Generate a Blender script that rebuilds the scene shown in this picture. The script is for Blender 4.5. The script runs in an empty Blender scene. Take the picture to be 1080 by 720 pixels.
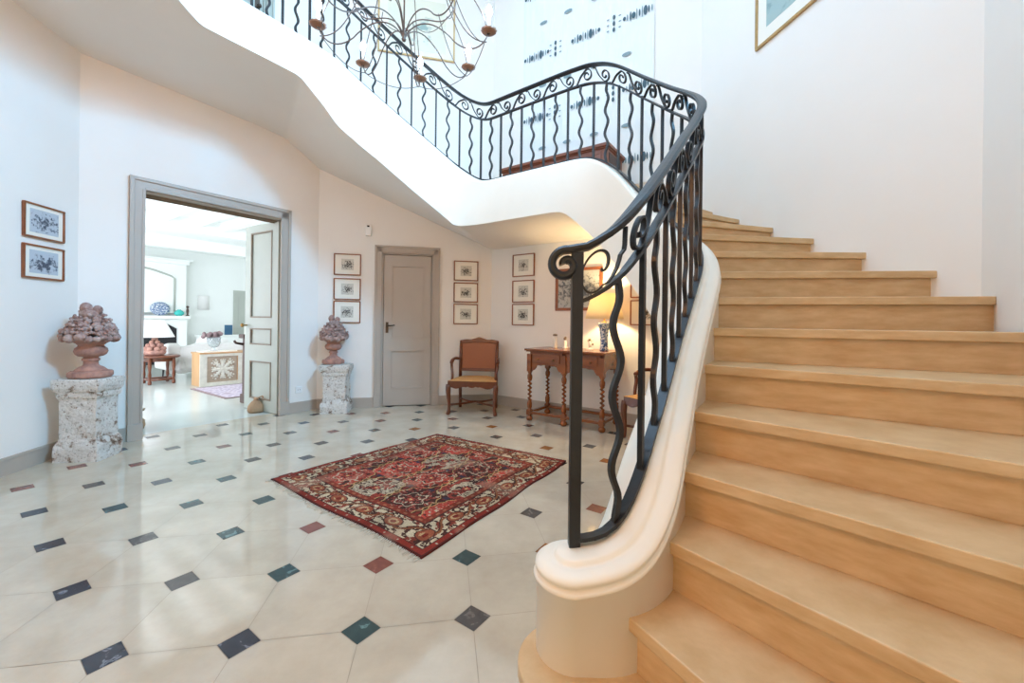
import bpy, bmesh, math, random
import numpy as np
from mathutils import Matrix, Vector
random.seed(4)
C = bpy.context.scene.collection
PI = math.pi
R = math.radians

# ------------------------------------------------------------------ helpers
def srgb(r, g, b):
    f = lambda c: c / 12.92 if c <= .04045 else ((c + .055) / 1.055) ** 2.4
    return (f(r / 255), f(g / 255), f(b / 255), 1.0)

class NT:
    """small node-tree helper"""
    def __init__(s, name):
        s.m = bpy.data.materials.new(name); s.m.use_nodes = True
        s.t = s.m.node_tree; s.b = s.t.nodes['Principled BSDF']; s.out = s.t.nodes['Material Output']
    def n(s, typ, **kw):
        o = s.t.nodes.new(typ)
        for k, v in kw.items():
            if k.startswith('i_'):
                key = k[2:]
                key = int(key) if key.isdigit() else key.replace('_', ' ')
                o.inputs[key].default_value = v
            else: setattr(o, k, v)
        return o
    def l(s, a, b): s.t.links.new(a, b)
    def ramp(s, stops, interp='LINEAR'):
        r = s.t.nodes.new('ShaderNodeValToRGB'); r.color_ramp.interpolation = interp
        e = r.color_ramp.elements
        while len(e) < len(stops): e.new(.5)
        for i, (p, c) in enumerate(stops): e[i].position = p; e[i].color = c
        return r

def mat(name, col, rough=.6, metal=0., var=0., vscale=6., bump=0., bscale=40., col2=None, stretch=None, spec=.5, coat=0.):
    k = NT(name); b = k.b
    b.inputs['Base Color'].default_value = col; b.inputs['Roughness'].default_value = rough
    b.inputs['Metallic'].default_value = metal; b.inputs['Specular IOR Level'].default_value = spec
    if coat: b.inputs['Coat Weight'].default_value = coat; b.inputs['Coat Roughness'].default_value = .15
    tc = k.n('ShaderNodeTexCoord'); src = tc.outputs['Object']
    if stretch:
        mp = k.n('ShaderNodeMapping'); mp.inputs['Scale'].default_value = stretch
        k.l(src, mp.inputs['Vector']); src = mp.outputs['Vector']
    if var:
        nz = k.n('ShaderNodeTexNoise', i_Scale=vscale, i_Detail=6., i_Roughness=.6); k.l(src, nz.inputs['Vector'])
        c2 = col2 or tuple([c * (1 - var) for c in col[:3]] + [1])
        r = k.ramp([(.3, c2), (.7, col)]); k.l(nz.outputs['Fac'], r.inputs['Fac']); k.l(r.outputs['Color'], b.inputs['Base Color'])
    if bump:
        nb = k.n('ShaderNodeTexNoise', i_Scale=bscale, i_Detail=5.); k.l(src, nb.inputs['Vector'])
        bp = k.n('ShaderNodeBump', i_Strength=bump, i_Distance=.01); k.l(nb.outputs['Fac'], bp.inputs['Height']); k.l(bp.outputs['Normal'], b.inputs['Normal'])
    return k.m

def emit(name, col, strength):
    k = NT(name); k.b.inputs['Base Color'].default_value = col
    k.b.inputs['Emission Color'].default_value = col; k.b.inputs['Emission Strength'].default_value = strength
    return k.m

class MB:
    def __init__(s): s.v = []; s.f = []; s.m = []; s.s = []; s.x = None
    def add(s, vs, fs, m=0, smooth=False):
        o = len(s.v)
        for p in vs:
            p = Vector(p)
            s.v.append(s.x @ p if s.x is not None else p)
        for f in fs: s.f.append([i + o for i in f]); s.m.append(m); s.s.append(smooth)
        return s
    def box(s, x0, x1, y0, y1, z0, z1, m=0):
        vs = [(x, y, z) for z in (z0, z1) for y in (y0, y1) for x in (x0, x1)]
        return s.add(vs, [(0, 2, 3, 1), (4, 5, 7, 6), (0, 1, 5, 4), (2, 6, 7, 3), (0, 4, 6, 2), (1, 3, 7, 5)], m)
    def prism(s, poly, z0, z1, m=0):
        n = len(poly); vs = [(p[0], p[1], z0) for p in poly] + [(p[0], p[1], z1) for p in poly]
        fs = [tuple(range(n))[::-1], tuple(range(n, 2 * n))] + [(i, (i + 1) % n, n + (i + 1) % n, n + i) for i in range(n)]
        return s.add(vs, fs, m)
    def prism_y(s, poly, y0, y1, m=0):
        """polygon in x,z extruded along y"""
        n = len(poly); vs = [(p[0], y0, p[1]) for p in poly] + [(p[0], y1, p[1]) for p in poly]
        fs = [tuple(range(n)), tuple(range(n, 2 * n))[::-1]] + [(i, n + i, n + (i + 1) % n, (i + 1) % n) for i in range(n)]
        return s.add(vs, fs, m)
    def sweep(s, cs, fr, sec, m=0, smooth=True, closed=True, caps=True, loop=False):
        """section points (p,q) carried along centres cs with frames (a,b)"""
        k = len(sec); vs = []
        for c, (a, b) in zip(cs, fr):
            c = Vector(c); a = Vector(a); b = Vector(b)
            sc = sec
            for p, q in sc: vs.append(c + a * p + b * q)
        fs = []; n = len(cs)
        for i in range(n if loop else n - 1):
            j0, j1 = i * k, ((i + 1) % n) * k
            for j in range(k if closed else k - 1):
                fs.append((j0 + j, j0 + (j + 1) % k, j1 + (j + 1) % k, j1 + j))
        s.add(vs, fs, m, smooth)
        if caps and closed and not loop:
            s.add(vs[:k], [tuple(range(k))[::-1]], m); s.add(vs[-k:], [tuple(range(k))], m)
        return s
    def tube(s, pts, r, n=8, m=0, smooth=True, caps=True, loop=False):
        pts = [Vector(p) for p in pts]; N = len(pts)
        rs = r if hasattr(r, '__len__') else [r] * N
        fr = []; a = None
        for i in range(N):
            if loop: t = pts[(i + 1) % N] - pts[i - 1]
            else: t = pts[min(i + 1, N - 1)] - pts[max(i - 1, 0)]
            t = t.normalized() if t.length > 1e-9 else Vector((0, 0, 1))
            if a is None: a = t.orthogonal().normalized()
            a = (a - t * a.dot(t))
            a = a.normalized() if a.length > 1e-6 else t.orthogonal().normalized()
            fr.append((a.copy(), t.cross(a)))
        vs = []
        for p, (a, b), q in zip(pts, fr, rs):
            for j in range(n):
                th = 2 * PI * j / n; vs.append(p + a * (q * math.cos(th)) + b * (q * math.sin(th)))
        fs = []
        for i in range(N if loop else N - 1):
            j0, j1 = i * n, ((i + 1) % N) * n
            for j in range(n): fs.append((j0 + j, j0 + (j + 1) % n, j1 + (j + 1) % n, j1 + j))
        s.add(vs, fs, m, smooth)
        if caps and not loop:
            s.add(vs[:n], [tuple(range(n))[::-1]], m); s.add(vs[-n:], [tuple(range(n))], m)
        return s
    def lathe(s, prof, n=24, c=(0, 0, 0), m=0, smooth=True, mod=None):
        vs = []; k = len(prof)
        for i in range(n):
            th = 2 * PI * i / n
            for r, z in prof:
                q = r * (mod(th, z) if mod else 1)
                vs.append((c[0] + q * math.cos(th), c[1] + q * math.sin(th), c[2] + z))
        fs = [(i * k + j, ((i + 1) % n) * k + j, ((i + 1) % n) * k + j + 1, i * k + j + 1) for i in range(n) for j in range(k - 1)]
        return s.add(vs, fs, m, smooth)
    def ball(s, c, r, sc=(1, 1, 1), n=12, m=0, rot=None):
        vs = []; fs = []; h = n // 2
        M = rot or Matrix.Identity(3)
        for i in range(h + 1):
            ph = PI * i / h
            for j in range(n):
                th = 2 * PI * j / n
                p = M @ Vector((r * sc[0] * math.sin(ph) * math.cos(th), r * sc[1] * math.sin(ph) * math.sin(th), r * sc[2] * math.cos(ph)))
                vs.append((c[0] + p[0], c[1] + p[1], c[2] + p[2]))
        for i in range(h):
            for j in range(n): fs.append((i * n + j, (i + 1) * n + j, (i + 1) * n + (j + 1) % n, i * n + (j + 1) % n))
        return s.add(vs, fs, m, True)
    def build(s, name, mats, parent=None, bevel=0., origin=None):
        me = bpy.data.meshes.new(name)
        if origin is not None:
            O = Vector(origin); vs = [p - O for p in s.v]
        else: vs = s.v
        me.from_pydata([tuple(p) for p in vs], [], s.f)
        if not isinstance(mats, (list, tuple)): mats = [mats]
        for q in mats: me.materials.append(q)
        me.polygons.foreach_set('material_index', s.m); me.polygons.foreach_set('use_smooth', s.s)
        bm = bmesh.new(); bm.from_mesh(me)
        bmesh.ops.remove_doubles(bm, verts=bm.verts, dist=1e-5)
        bmesh.ops.recalc_face_normals(bm, faces=bm.faces)
        bm.to_mesh(me); bm.free(); me.update()
        o = bpy.data.objects.new(name, me); C.objects.link(o)
        if parent is not None: o.parent = parent
        if bevel:
            b = o.modifiers.new('Bevel', 'BEVEL'); b.width = bevel; b.segments = 2; b.limit_method = 'ANGLE'; b.angle_limit = R(40)
        return o

def tag(o, label=None, cat=None, group=None, kind=None):
    if label: o['label'] = label
    if cat: o['category'] = cat
    if group: o['group'] = group
    if kind: o['kind'] = kind
    return o
def thing(name, loc, rz=0., label=None, cat=None, group=None, kind=None):
    o = bpy.data.objects.new(name, None); C.objects.link(o); o.empty_display_size = .1
    o.location = loc; o.rotation_euler = (0, 0, rz)
    return tag(o, label, cat, group, kind)
def copy_tree(o, parent=None):
    c = o.copy(); C.objects.link(c)
    if parent is not None: c.parent = parent
    for ch in list(o.children): copy_tree(ch, c)
    return c
def area(name, loc, target, sx, sy, power, col):
    l = bpy.data.lights.new(name, 'AREA'); l.shape = 'RECTANGLE'; l.size = sx; l.size_y = sy; l.energy = power; l.color = col
    o = bpy.data.objects.new(name, l); C.objects.link(o); o.location = loc
    d = Vector(target) - Vector(loc); o.rotation_euler = d.to_track_quat('-Z', 'Y').to_euler(); return o
def point(name, loc, power, col, rad=.03):
    l = bpy.data.lights.new(name, 'POINT'); l.energy = power; l.color = col; l.shadow_soft_size = rad
    o = bpy.data.objects.new(name, l); C.objects.link(o); o.location = loc; return o

# ------------------------------------------------------------------ plan of the octagonal hall
PA, PB, PC, PD, PE, PF, PG, PH = [np.array(p) for p in
    [(-3.64, 3.42), (-2.44, 5.13), (-.29, 5.64), (1.88, 4.12), (2.26, 1.97), (.71, -.24), (-1.4, -.62), (-3.13, .60)]]
OCT = [PH, PA, PB, PC, PD, PE, PF, PG]            # clockwise seen from above
ZTOP = 6.4
RISE = .1568
ZL, ZG = 16 * RISE, 23 * RISE                      # landing, gallery
def unit(v): return v / np.linalg.norm(v)
class Wall:
    def __init__(s, p, q):
        s.p, s.q = p, q; s.L = float(np.linalg.norm(q - p)); s.d = unit(q - p); s.n = np.array([s.d[1], -s.d[0]])  # n points into the hall
        s.rz = math.atan2(s.d[1], s.d[0])
    def at(s, u, w=0., z=0.):                      # w: distance into the hall
        P = s.p + s.d * u + s.n * w; return (float(P[0]), float(P[1]), z)
    def M(s): return Matrix.Translation((s.p[0], s.p[1], 0)) @ Matrix.Rotation(s.rz, 4, 'Z')
HA, AB, BC, CD, DE, EF, FG, GH = [Wall(a, b) for a, b in
    [(PH, PA), (PA, PB), (PB, PC), (PC, PD), (PD, PE), (PE, PF), (PF, PG), (PG, PH)]]
def offset_poly(d):
    out = []
    for i in range(8):
        p, q, r = OCT[i - 1], OCT[i], OCT[(i + 1) % 8]
        d1, d2 = unit(q - p), unit(r - q); n1 = np.array([d1[1], -d1[0]]); n2 = np.array([d2[1], -d2[0]])
        b = unit(n1 + n2); out.append(q + b * d / (b @ n1))
    return out

# ------------------------------------------------------------------ materials
M = {}
M['wall'] = mat('warm_white_plaster', srgb(238, 234, 227), .75, var=.03, vscale=1.5, bump=.04, bscale=30)
M['soffit'] = mat('white_plaster_soffit', srgb(232, 227, 219), .75, var=.03, vscale=2, bump=.04, bscale=25)
M['string'] = mat('cream_plaster_string', srgb(238, 230, 214), .5, var=.04, vscale=3, bump=.06, bscale=18)
M['trim'] = mat('grey_taupe_paint', srgb(180, 170, 158), .45, var=.04, vscale=5)
M['doorgreen'] = mat('grey_green_paint', srgb(178, 184, 174), .45, var=.05, vscale=4)
M['patina'] = mat('brown_antiqued_moulding', srgb(140, 124, 104), .5, var=.2, vscale=30)
M['step'] = mat('honey_travertine', srgb(217, 187, 144), .34, var=.16, vscale=7, bump=.08, bscale=70, stretch=(1, 1, 4), col2=srgb(194, 158, 112))
M['iron'] = mat('dark_patinated_iron', srgb(34, 34, 35), .42, metal=0., var=.25, vscale=20, bump=.08, bscale=60, spec=.4, coat=.12)
M['wood'] = mat('polished_walnut', srgb(116, 60, 30), .32, var=.45, vscale=9, stretch=(1, 1, .15), coat=.3)
M['woodx'] = mat('honey_oak_top', srgb(152, 84, 34), .26, var=.5, vscale=14, stretch=(.2, 1, 1), coat=.3)
M['darkwood'] = mat('dark_stained_wood', srgb(84, 60, 50), .45, var=.4, vscale=8, stretch=(1, 1, .15))
M['redwood'] = mat('reddish_chest_wood', srgb(140, 82, 58), .4, var=.35, vscale=8, stretch=(.2, 1, 1))
M['frame'] = mat('thin_brown_frame', srgb(150, 88, 50), .4, var=.3, vscale=20)
M['gilt'] = mat('gilded_frame', srgb(196, 160, 104), .35, metal=.3, var=.3, vscale=20)
M['mount'] = mat('ivory_mount', srgb(238, 234, 222), .7)
M['white'] = mat('white_plastic', srgb(235, 235, 232), .4)
M['brass'] = mat('aged_brass', srgb(150, 112, 62), .35, metal=.8)
M['steel'] = mat('dark_steel_handle', srgb(84, 74, 66), .3, metal=.8)
M['cane'] = mat('woven_cane_back', srgb(166, 104, 70), .6, var=.2, vscale=160, bump=.3, bscale=220)
M['cushion'] = mat('tan_squab_cushion', srgb(196, 146, 88), .8, var=.15, vscale=60, bump=.25, bscale=150)
M['terra'] = mat('weathered_terracotta', srgb(194, 146, 126), .8, var=.4, vscale=14, bump=.4, bscale=50, col2=srgb(136, 102, 94))
M['fruit'] = mat('lichened_terracotta_fruit', srgb(196, 176, 168), .85, var=.5, vscale=16, bump=.7, bscale=45, col2=srgb(124, 80, 66))
M['glaze'] = mat('white_glazed_pottery', srgb(232, 228, 218), .25)
M['turq'] = mat('turquoise_glaze', srgb(64, 190, 180), .2)
M['dark'] = mat('sooty_black', srgb(36, 36, 38), .8)
M['sofa'] = mat('pale_linen', srgb(205, 205, 200), .9, bump=.2, bscale=120)
M['livwall'] = mat('cool_white_plaster', srgb(238, 242, 238), .8)
M['livfloor'] = mat('pale_polished_stone', srgb(196, 202, 194), .16, var=.08, vscale=1.2)
M['shade'] = mat('white_lamp_cloth', srgb(236, 236, 232), .8)
M['blue'] = mat('blue_card', srgb(44, 92, 124), .5)
M['oak'] = mat('pale_oak_board', srgb(190, 150, 104), .5, var=.2, vscale=8, stretch=(1, 1, .2))
M['darkoak'] = mat('brown_carving_ground', srgb(160, 144, 124), .8, var=.2, vscale=20)  # darker brown ground between the raised carving
M['limed'] = mat('limed_carved_panel', srgb(206, 204, 190), .7, var=.25, vscale=10, bump=.2, bscale=60)
M['copper'] = mat('copper_drip_pan', srgb(150, 108, 82), .45, metal=.2, var=.2, vscale=30)
M['wire'] = mat('brown_wrought_wire', srgb(100, 80, 68), .4, metal=.4)
M['candle'] = mat('ivory_candle_sleeve', srgb(244, 238, 222), .5)
M['bulb'] = emit('lit_candle_bulb', (1, .87, .90, 1), 420)
M['sack'] = mat('tan_sackcloth', srgb(176, 142, 108), .9, var=.2, vscale=30, bump=.3, bscale=90)
M['flower'] = mat('dried_hydrangea', srgb(150, 128, 128), .9, var=.4, vscale=60)
M['fringe'] = mat('cream_fringe', srgb(206, 196, 176), .9)

def floor_tile_mat():
    k = NT('ivory_limestone_tile'); b = k.b
    tc = k.n('ShaderNodeTexCoord'); nz = k.n('ShaderNodeTexNoise', i_Scale=3., i_Detail=8., i_Roughness=.65)
    k.l(tc.outputs['Object'], nz.inputs['Vector'])
    at = k.n('ShaderNodeAttribute', attribute_name='tone')
    r = k.ramp([(.3, srgb(182, 169, 148)), (.7, srgb(202, 191, 170))]); k.l(nz.outputs['Fac'], r.inputs['Fac'])
    mx = k.n('ShaderNodeMix', data_type='RGBA', blend_type='MULTIPLY', i_0=1.)
    k.l(r.outputs['Color'], mx.inputs['A']); k.l(at.outputs['Color'], mx.inputs['B'])
    k.l(mx.outputs['Result'], b.inputs['Base Color'])
    b.inputs['Roughness'].default_value = .08; b.inputs['Specular IOR Level'].default_value = 1.
    return k.m
M['tile'] = floor_tile_mat()
def veined(name, col, vein):
    k = NT(name); b = k.b; tc = k.n('ShaderNodeTexCoord')
    nz = k.n('ShaderNodeTexNoise', i_Scale=14., i_Detail=6., i_Distortion=1.5); k.l(tc.outputs['Object'], nz.inputs['Vector'])
    r = k.ramp([(.3, tuple(c * .75 for c in col[:3]) + (1,)), (.60, col), (.66, vein), (.70, col)])
    k.l(nz.outputs['Fac'], r.inputs['Fac']); k.l(r.outputs['Color'], b.inputs['Base Color']); b.inputs['Roughness'].default_value = .2
    return k.m
M['dot_black'] = veined('black_marble_inset', srgb(52, 54, 62), srgb(120, 124, 132))
M['dot_green'] = veined('green_marble_inset', srgb(52, 74, 74), srgb(104, 138, 136))
M['dot_grey'] = veined('brown_grey_slate_inset', srgb(82, 76, 72), srgb(112, 106, 100))
M['dot_red'] = veined('red_marble_inset', srgb(128, 74, 62), srgb(150, 98, 84))
M['dot_rust'] = veined('rust_marble_inset', srgb(146, 92, 46), srgb(168, 112, 62))
M['grout'] = mat('tan_grout', srgb(150, 138, 120), .9)

def glass_mat():
    k = NT('window_glass'); t = k.t
    tr = k.n('ShaderNodeBsdfTransparent'); gl = k.n('ShaderNodeBsdfGlossy'); gl.inputs['Roughness'].default_value = .02
    mx = k.n('ShaderNodeMixShader'); mx.inputs[0].default_value = .08
    k.l(tr.outputs[0], mx.inputs[1]); k.l(gl.outputs[0], mx.inputs[2]); k.l(mx.outputs[0], k.out.inputs['Surface'])
    return k.m
M['glass'] = glass_mat()
def vase_glass():
    k = NT('clear_vase_glass'); k.b.inputs['Base Color'].default_value = (.85, .93, .93, 1)
    k.b.inputs['Roughness'].default_value = .05; k.b.inputs['Transmission Weight'].default_value = .75; return k.m
M['vglass'] = vase_glass()
def print_mat(name, paper, ink, scale, dens):
    k = NT(name); b = k.b; tc = k.n('ShaderNodeTexCoord'); oi = k.n('ShaderNodeObjectInfo')
    mul = k.n('ShaderNodeMath', operation='MULTIPLY', i_1=37.); k.l(oi.outputs['Random'], mul.inputs[0])
    ad = k.n('ShaderNodeVectorMath', operation='ADD'); k.l(tc.outputs['Object'], ad.inputs[0]); k.l(mul.outputs[0], ad.inputs[1])
    n1 = k.n('ShaderNodeTexNoise', i_Scale=scale, i_Detail=4., i_Roughness=.6); k.l(ad.outputs[0], n1.inputs['Vector'])
    # darker motif gathered in the middle of the sheet
    g = k.n('ShaderNodeTexCoord'); sp = k.n('ShaderNodeVectorMath', operation='SUBTRACT'); sp.inputs[1].default_value = (.5, .5, .45)
    k.l(g.outputs['Generated'], sp.inputs[0]); ln = k.n('ShaderNodeVectorMath', operation='MULTIPLY'); ln.inputs[1].default_value = (1.0, 0, 1.35)
    k.l(sp.outputs[0], ln.inputs[0]); le = k.n('ShaderNodeVectorMath', operation='LENGTH'); k.l(ln.outputs[0], le.inputs[0])
    s1 = k.n('ShaderNodeMath', operation='MULTIPLY', i_1=.38); k.l(le.outputs['Value'], s1.inputs[0])
    s2 = k.n('ShaderNodeMath', operation='ADD'); k.l(n1.outputs['Fac'], s2.inputs[0]); k.l(s1.outputs[0], s2.inputs[1])
    r = k.ramp([(dens - .07, ink), (dens, tuple(.45 * a + .55 * c for a, c in zip(ink, paper))), (dens + .07, paper)])
    k.l(s2.outputs[0], r.inputs['Fac']); k.l(r.outputs['Color'], b.inputs['Base Color']); b.inputs['Roughness'].default_value = .5
    return k.m
M['etch'] = print_mat('small_engraving', srgb(206, 204, 192), srgb(58, 54, 50), 60, .60)
M['etchblue'] = print_mat('grey_landscape_engraving', srgb(186, 194, 202), srgb(70, 78, 92), 42, .60)
M['map'] = print_mat('pale_green_chart', srgb(226, 222, 200), srgb(150, 170, 160), 7, .50)
M['mapdark'] = print_mat('grey_green_landscape', srgb(160, 184, 182), srgb(110, 138, 138), 6, .60)
M['grisaille'] = print_mat('bluish_grey_tree_engraving', srgb(176, 178, 174), srgb(92, 98, 102), 24, .64)
def bluewhite():
    k = NT('blue_and_white_porcelain'); b = k.b; tc = k.n('ShaderNodeTexCoord')
    n1 = k.n('ShaderNodeTexNoise', i_Scale=44., i_Detail=3., i_Distortion=1.); k.l(tc.outputs['Object'], n1.inputs['Vector'])
    r = k.ramp([(.44, srgb(54, 84, 132)), (.52, srgb(150, 172, 196)), (.6, srgb(220, 224, 222))]); k.l(n1.outputs['Fac'], r.inputs['Fac'])
    k.l(r.outputs['Color'], b.inputs['Base Color']); b.inputs['Roughness'].default_value = .15; return k.m
M['porcelain'] = bluewhite()
def stone_mat():
    k = NT('flaking_whitewashed_stone'); b = k.b; tc = k.n('ShaderNodeTexCoord')
    n1 = k.n('ShaderNodeTexNoise', i_Scale=9., i_Detail=9., i_Roughness=.66); k.l(tc.outputs['Object'], n1.inputs['Vector'])
    n2 = k.n('ShaderNodeTexNoise', i_Scale=50., i_Detail=5., i_Roughness=.7); k.l(tc.outputs['Object'], n2.inputs['Vector'])
    r = k.ramp([(.36, srgb(112, 86, 68)), (.40, srgb(170, 154, 138)), (.44, srgb(216, 211, 203)), (.70, srgb(230, 227, 220))]); k.l(n1.outputs['Fac'], r.inputs['Fac'])
    r2 = k.ramp([(.36, srgb(170, 158, 146)), (.44, (1, 1, 1, 1))]); k.l(n2.outputs['Fac'], r2.inputs['Fac'])
    mx = k.n('ShaderNodeMix', data_type='RGBA', blend_type='MULTIPLY', i_0=1.); k.l(r.outputs['Color'], mx.inputs['A']); k.l(r2.outputs['Color'], mx.inputs['B'])
    k.l(mx.outputs['Result'], b.inputs['Base Color']); b.inputs['Roughness'].default_value = .9
    sm = k.n('ShaderNodeMath', operation='ADD'); k.l(n1.outputs['Fac'], sm.inputs[0]); k.l(n2.outputs['Fac'], sm.inputs[1])
    bp = k.n('ShaderNodeBump', i_Strength=.8, i_Distance=.02); k.l(sm.outputs[0], bp.inputs['Height']); k.l(bp.outputs['Normal'], b.inputs['Normal'])
    return k.m
M['stone'] = stone_mat()
def shade_mat():
    k = NT('warm_lit_lampshade'); t = k.t
    di = k.n('ShaderNodeBsdfDiffuse'); di.inputs['Color'].default_value = srgb(240, 228, 196)
    tr = k.n('ShaderNodeBsdfTranslucent'); tr.inputs['Color'].default_value = srgb(250, 236, 204)
    mx = k.n('ShaderNodeMixShader'); mx.inputs[0].default_value = .30
    k.l(di.outputs[0], mx.inputs[1]); k.l(tr.outputs[0], mx.inputs[2]); k.l(mx.outputs[0], k.out.inputs['Surface']); return k.m
M['litshade'] = shade_mat()
def vcol_mat(name, rough, bump=0., bscale=300.):
    k = NT(name); at = k.n('ShaderNodeAttribute', attribute_name='dye'); k.l(at.outputs['Color'], k.b.inputs['Base Color'])
    k.b.inputs['Roughness'].default_value = rough; k.b.inputs['Specular IOR Level'].default_value = .15
    if bump:
        tc = k.n('ShaderNodeTexCoord'); nb = k.n('ShaderNodeTexNoise', i_Scale=bscale, i_Detail=2.); k.l(tc.outputs['Object'], nb.inputs['Vector'])
        bp = k.n('ShaderNodeBump', i_Strength=bump, i_Distance=.004); k.l(nb.outputs['Fac'], bp.inputs['Height']); k.l(bp.outputs['Normal'], k.b.inputs['Normal'])
    return k.m
M['rug'] = vcol_mat('knotted_wool', .95, .4)
M['linen'] = mat('white_linen_hanging', srgb(232, 236, 234), .85, var=.03, vscale=40, bump=.15, bscale=90, stretch=(1, 1, .2))
M['motif'] = mat('dark_teal_embroidery', srgb(74, 98, 108), .85)
M['motifpale'] = mat('grey_teal_embroidery', srgb(132, 152, 156), .85)

# ------------------------------------------------------------------ room shell
WT = .2
OUTER = offset_poly(-WT)
def wall_mesh(name, W, idx, holes, z0=0., z1=ZTOP, m='wall', parent=None):
    """wall slab with rectangular openings; local x along the wall, y outward"""
    ox0 = float((OUTER[idx] - W.p) @ W.d); ox1 = float((OUTER[(idx + 1) % 8] - W.p) @ W.d)
    xs = sorted({0., W.L} | {h[0] for h in holes} | {h[1] for h in holes}); zs = sorted({z0, z1} | {h[2] for h in holes} | {h[3] for h in holes})
    b = MB()
    solid = lambda i, j: 0 <= i < len(xs) - 1 and 0 <= j < len(zs) - 1 and not any(h[0] - 1e-6 <= xs[i] and xs[i + 1] <= h[1] + 1e-6 and h[2] - 1e-6 <= zs[j] and zs[j + 1] <= h[3] + 1e-6 for h in holes)
    o = lambda x: ox0 if x == 0. else (ox1 if x == W.L else x)
    for i in range(len(xs) - 1):
        for j in range(len(zs) - 1):
            if not solid(i, j): continue
            a, c, e, f = xs[i], xs[i + 1], zs[j], zs[j + 1]
            v = [(a, 0, e), (c, 0, e), (o(c), WT, e), (o(a), WT, e), (a, 0, f), (c, 0, f), (o(c), WT, f), (o(a), WT, f)]
            fs = [(0, 1, 5, 4), (2, 3, 7, 6)]
            if not solid(i - 1, j): fs.append((3, 0, 4, 7))
            if not solid(i + 1, j): fs.append((1, 2, 6, 5))
            if not solid(i, j - 1): fs.append((0, 3, 2, 1))
            if not solid(i, j + 1): fs.append((4, 5, 6, 7))
            b.add(v, fs)
    ob = b.build(name, M[m], parent); ob.location = (W.p[0], W.p[1], 0); ob.rotation_euler = (0, 0, W.rz)
    return tag(ob, kind='structure')
DD = (.40, 1.70, 0., 2.30)          # double doorway
BD = (.765, 1.42, 0., 2.005)        # grey door on the back wall
UD = (.62, 1.44, ZG, ZG + 2.1)      # upstairs door
WIN = (.12, 1.08, 4.05, 4.95)       # stair window (behind and to the right of the camera)
ENT = (.35, 1.80, 0., 2.35)         # glazed entrance (behind the camera)
wall_mesh('wall_left', HA, 0, [])
wall_mesh('wall_doorway', AB, 1, [DD, UD])
wall_mesh('wall_back', BC, 2, [BD])
wall_mesh('wall_console', CD, 3, [])
wall_mesh('wall_stair', DE, 4, [])
wall_mesh('wall_right', EF, 5, [WIN])
wall_mesh('wall_front', FG, 6, [ENT])
wall_mesh('wall_entrance_side', GH, 7, [])

# ceiling with an unseen octagonal opening, added to light the upper walls
cc = np.mean(OCT, axis=0); inner = [cc + (p - cc) * .55 for p in OCT]
b = MB()
for i in range(8):
    j = (i + 1) % 8
    b.add([(*OUTER[i], ZTOP), (*OUTER[j], ZTOP), (*inner[j], ZTOP), (*inner[i], ZTOP), (*OUTER[i], ZTOP + .2), (*OUTER[j], ZTOP + .2), (*inner[j], ZTOP + .2), (*inner[i], ZTOP + .2)],
          [(0, 1, 2, 3), (7, 6, 5, 4), (3, 2, 6, 7)])
tag(b.build('ceiling', M['wall']), kind='structure')

# floor: octagon tiles with small diamond insets
TH, TS, TO = .1663935, .4, np.array([-.52956, 1.470046])
tu, tv = np.array([math.cos(TH), math.sin(TH)]), np.array([-math.sin(TH), math.cos(TH)])
DOTS = {(0, 0): 'g', (1, 0): 'y', (-1, 0): 'b', (-2, 0): 'b', (-1, 1): 'g', (0, 1): 'r', (1, 1): 'g', (2, 1): 'o', (-2, 1): 'y', (-3, 1): 'b', (-1, 2): 'r', (-2, 2): 'g', (-3, 2): 'y', (-4, 2): 'b',
        (2, 2): 'y', (-3, 3): 'g', (-2, 3): 'g', (-4, 3): 'g', (-5, 3): 'b', (-6, 4): 'r', (-5, 4): 'y', (-3, 4): 'g', (-2, 4): 'r', (-4, 5): 'g', (-6, 5): 'r', (-5, 5): 'r', (-3, 5): 'y', (-2, 5): 'y', (3, 5): 'o', (3, 4): 'y',
        (-3, 6): 'y', (-2, 6): 'y', (-1, 6): 'y', (0, 5): 'r', (-1, 5): 'r', (2, 6): 'y', (3, 6): 'y', (4, 5): 'y', (4, 4): 'o', (-2, 7): 'r', (-1, 7): 'y', (0, 7): 'o', (1, 7): 'y', (2, 7): 'o', (3, 7): 'y', (1, 6): 'y', (1, 8): 'r'}
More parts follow.
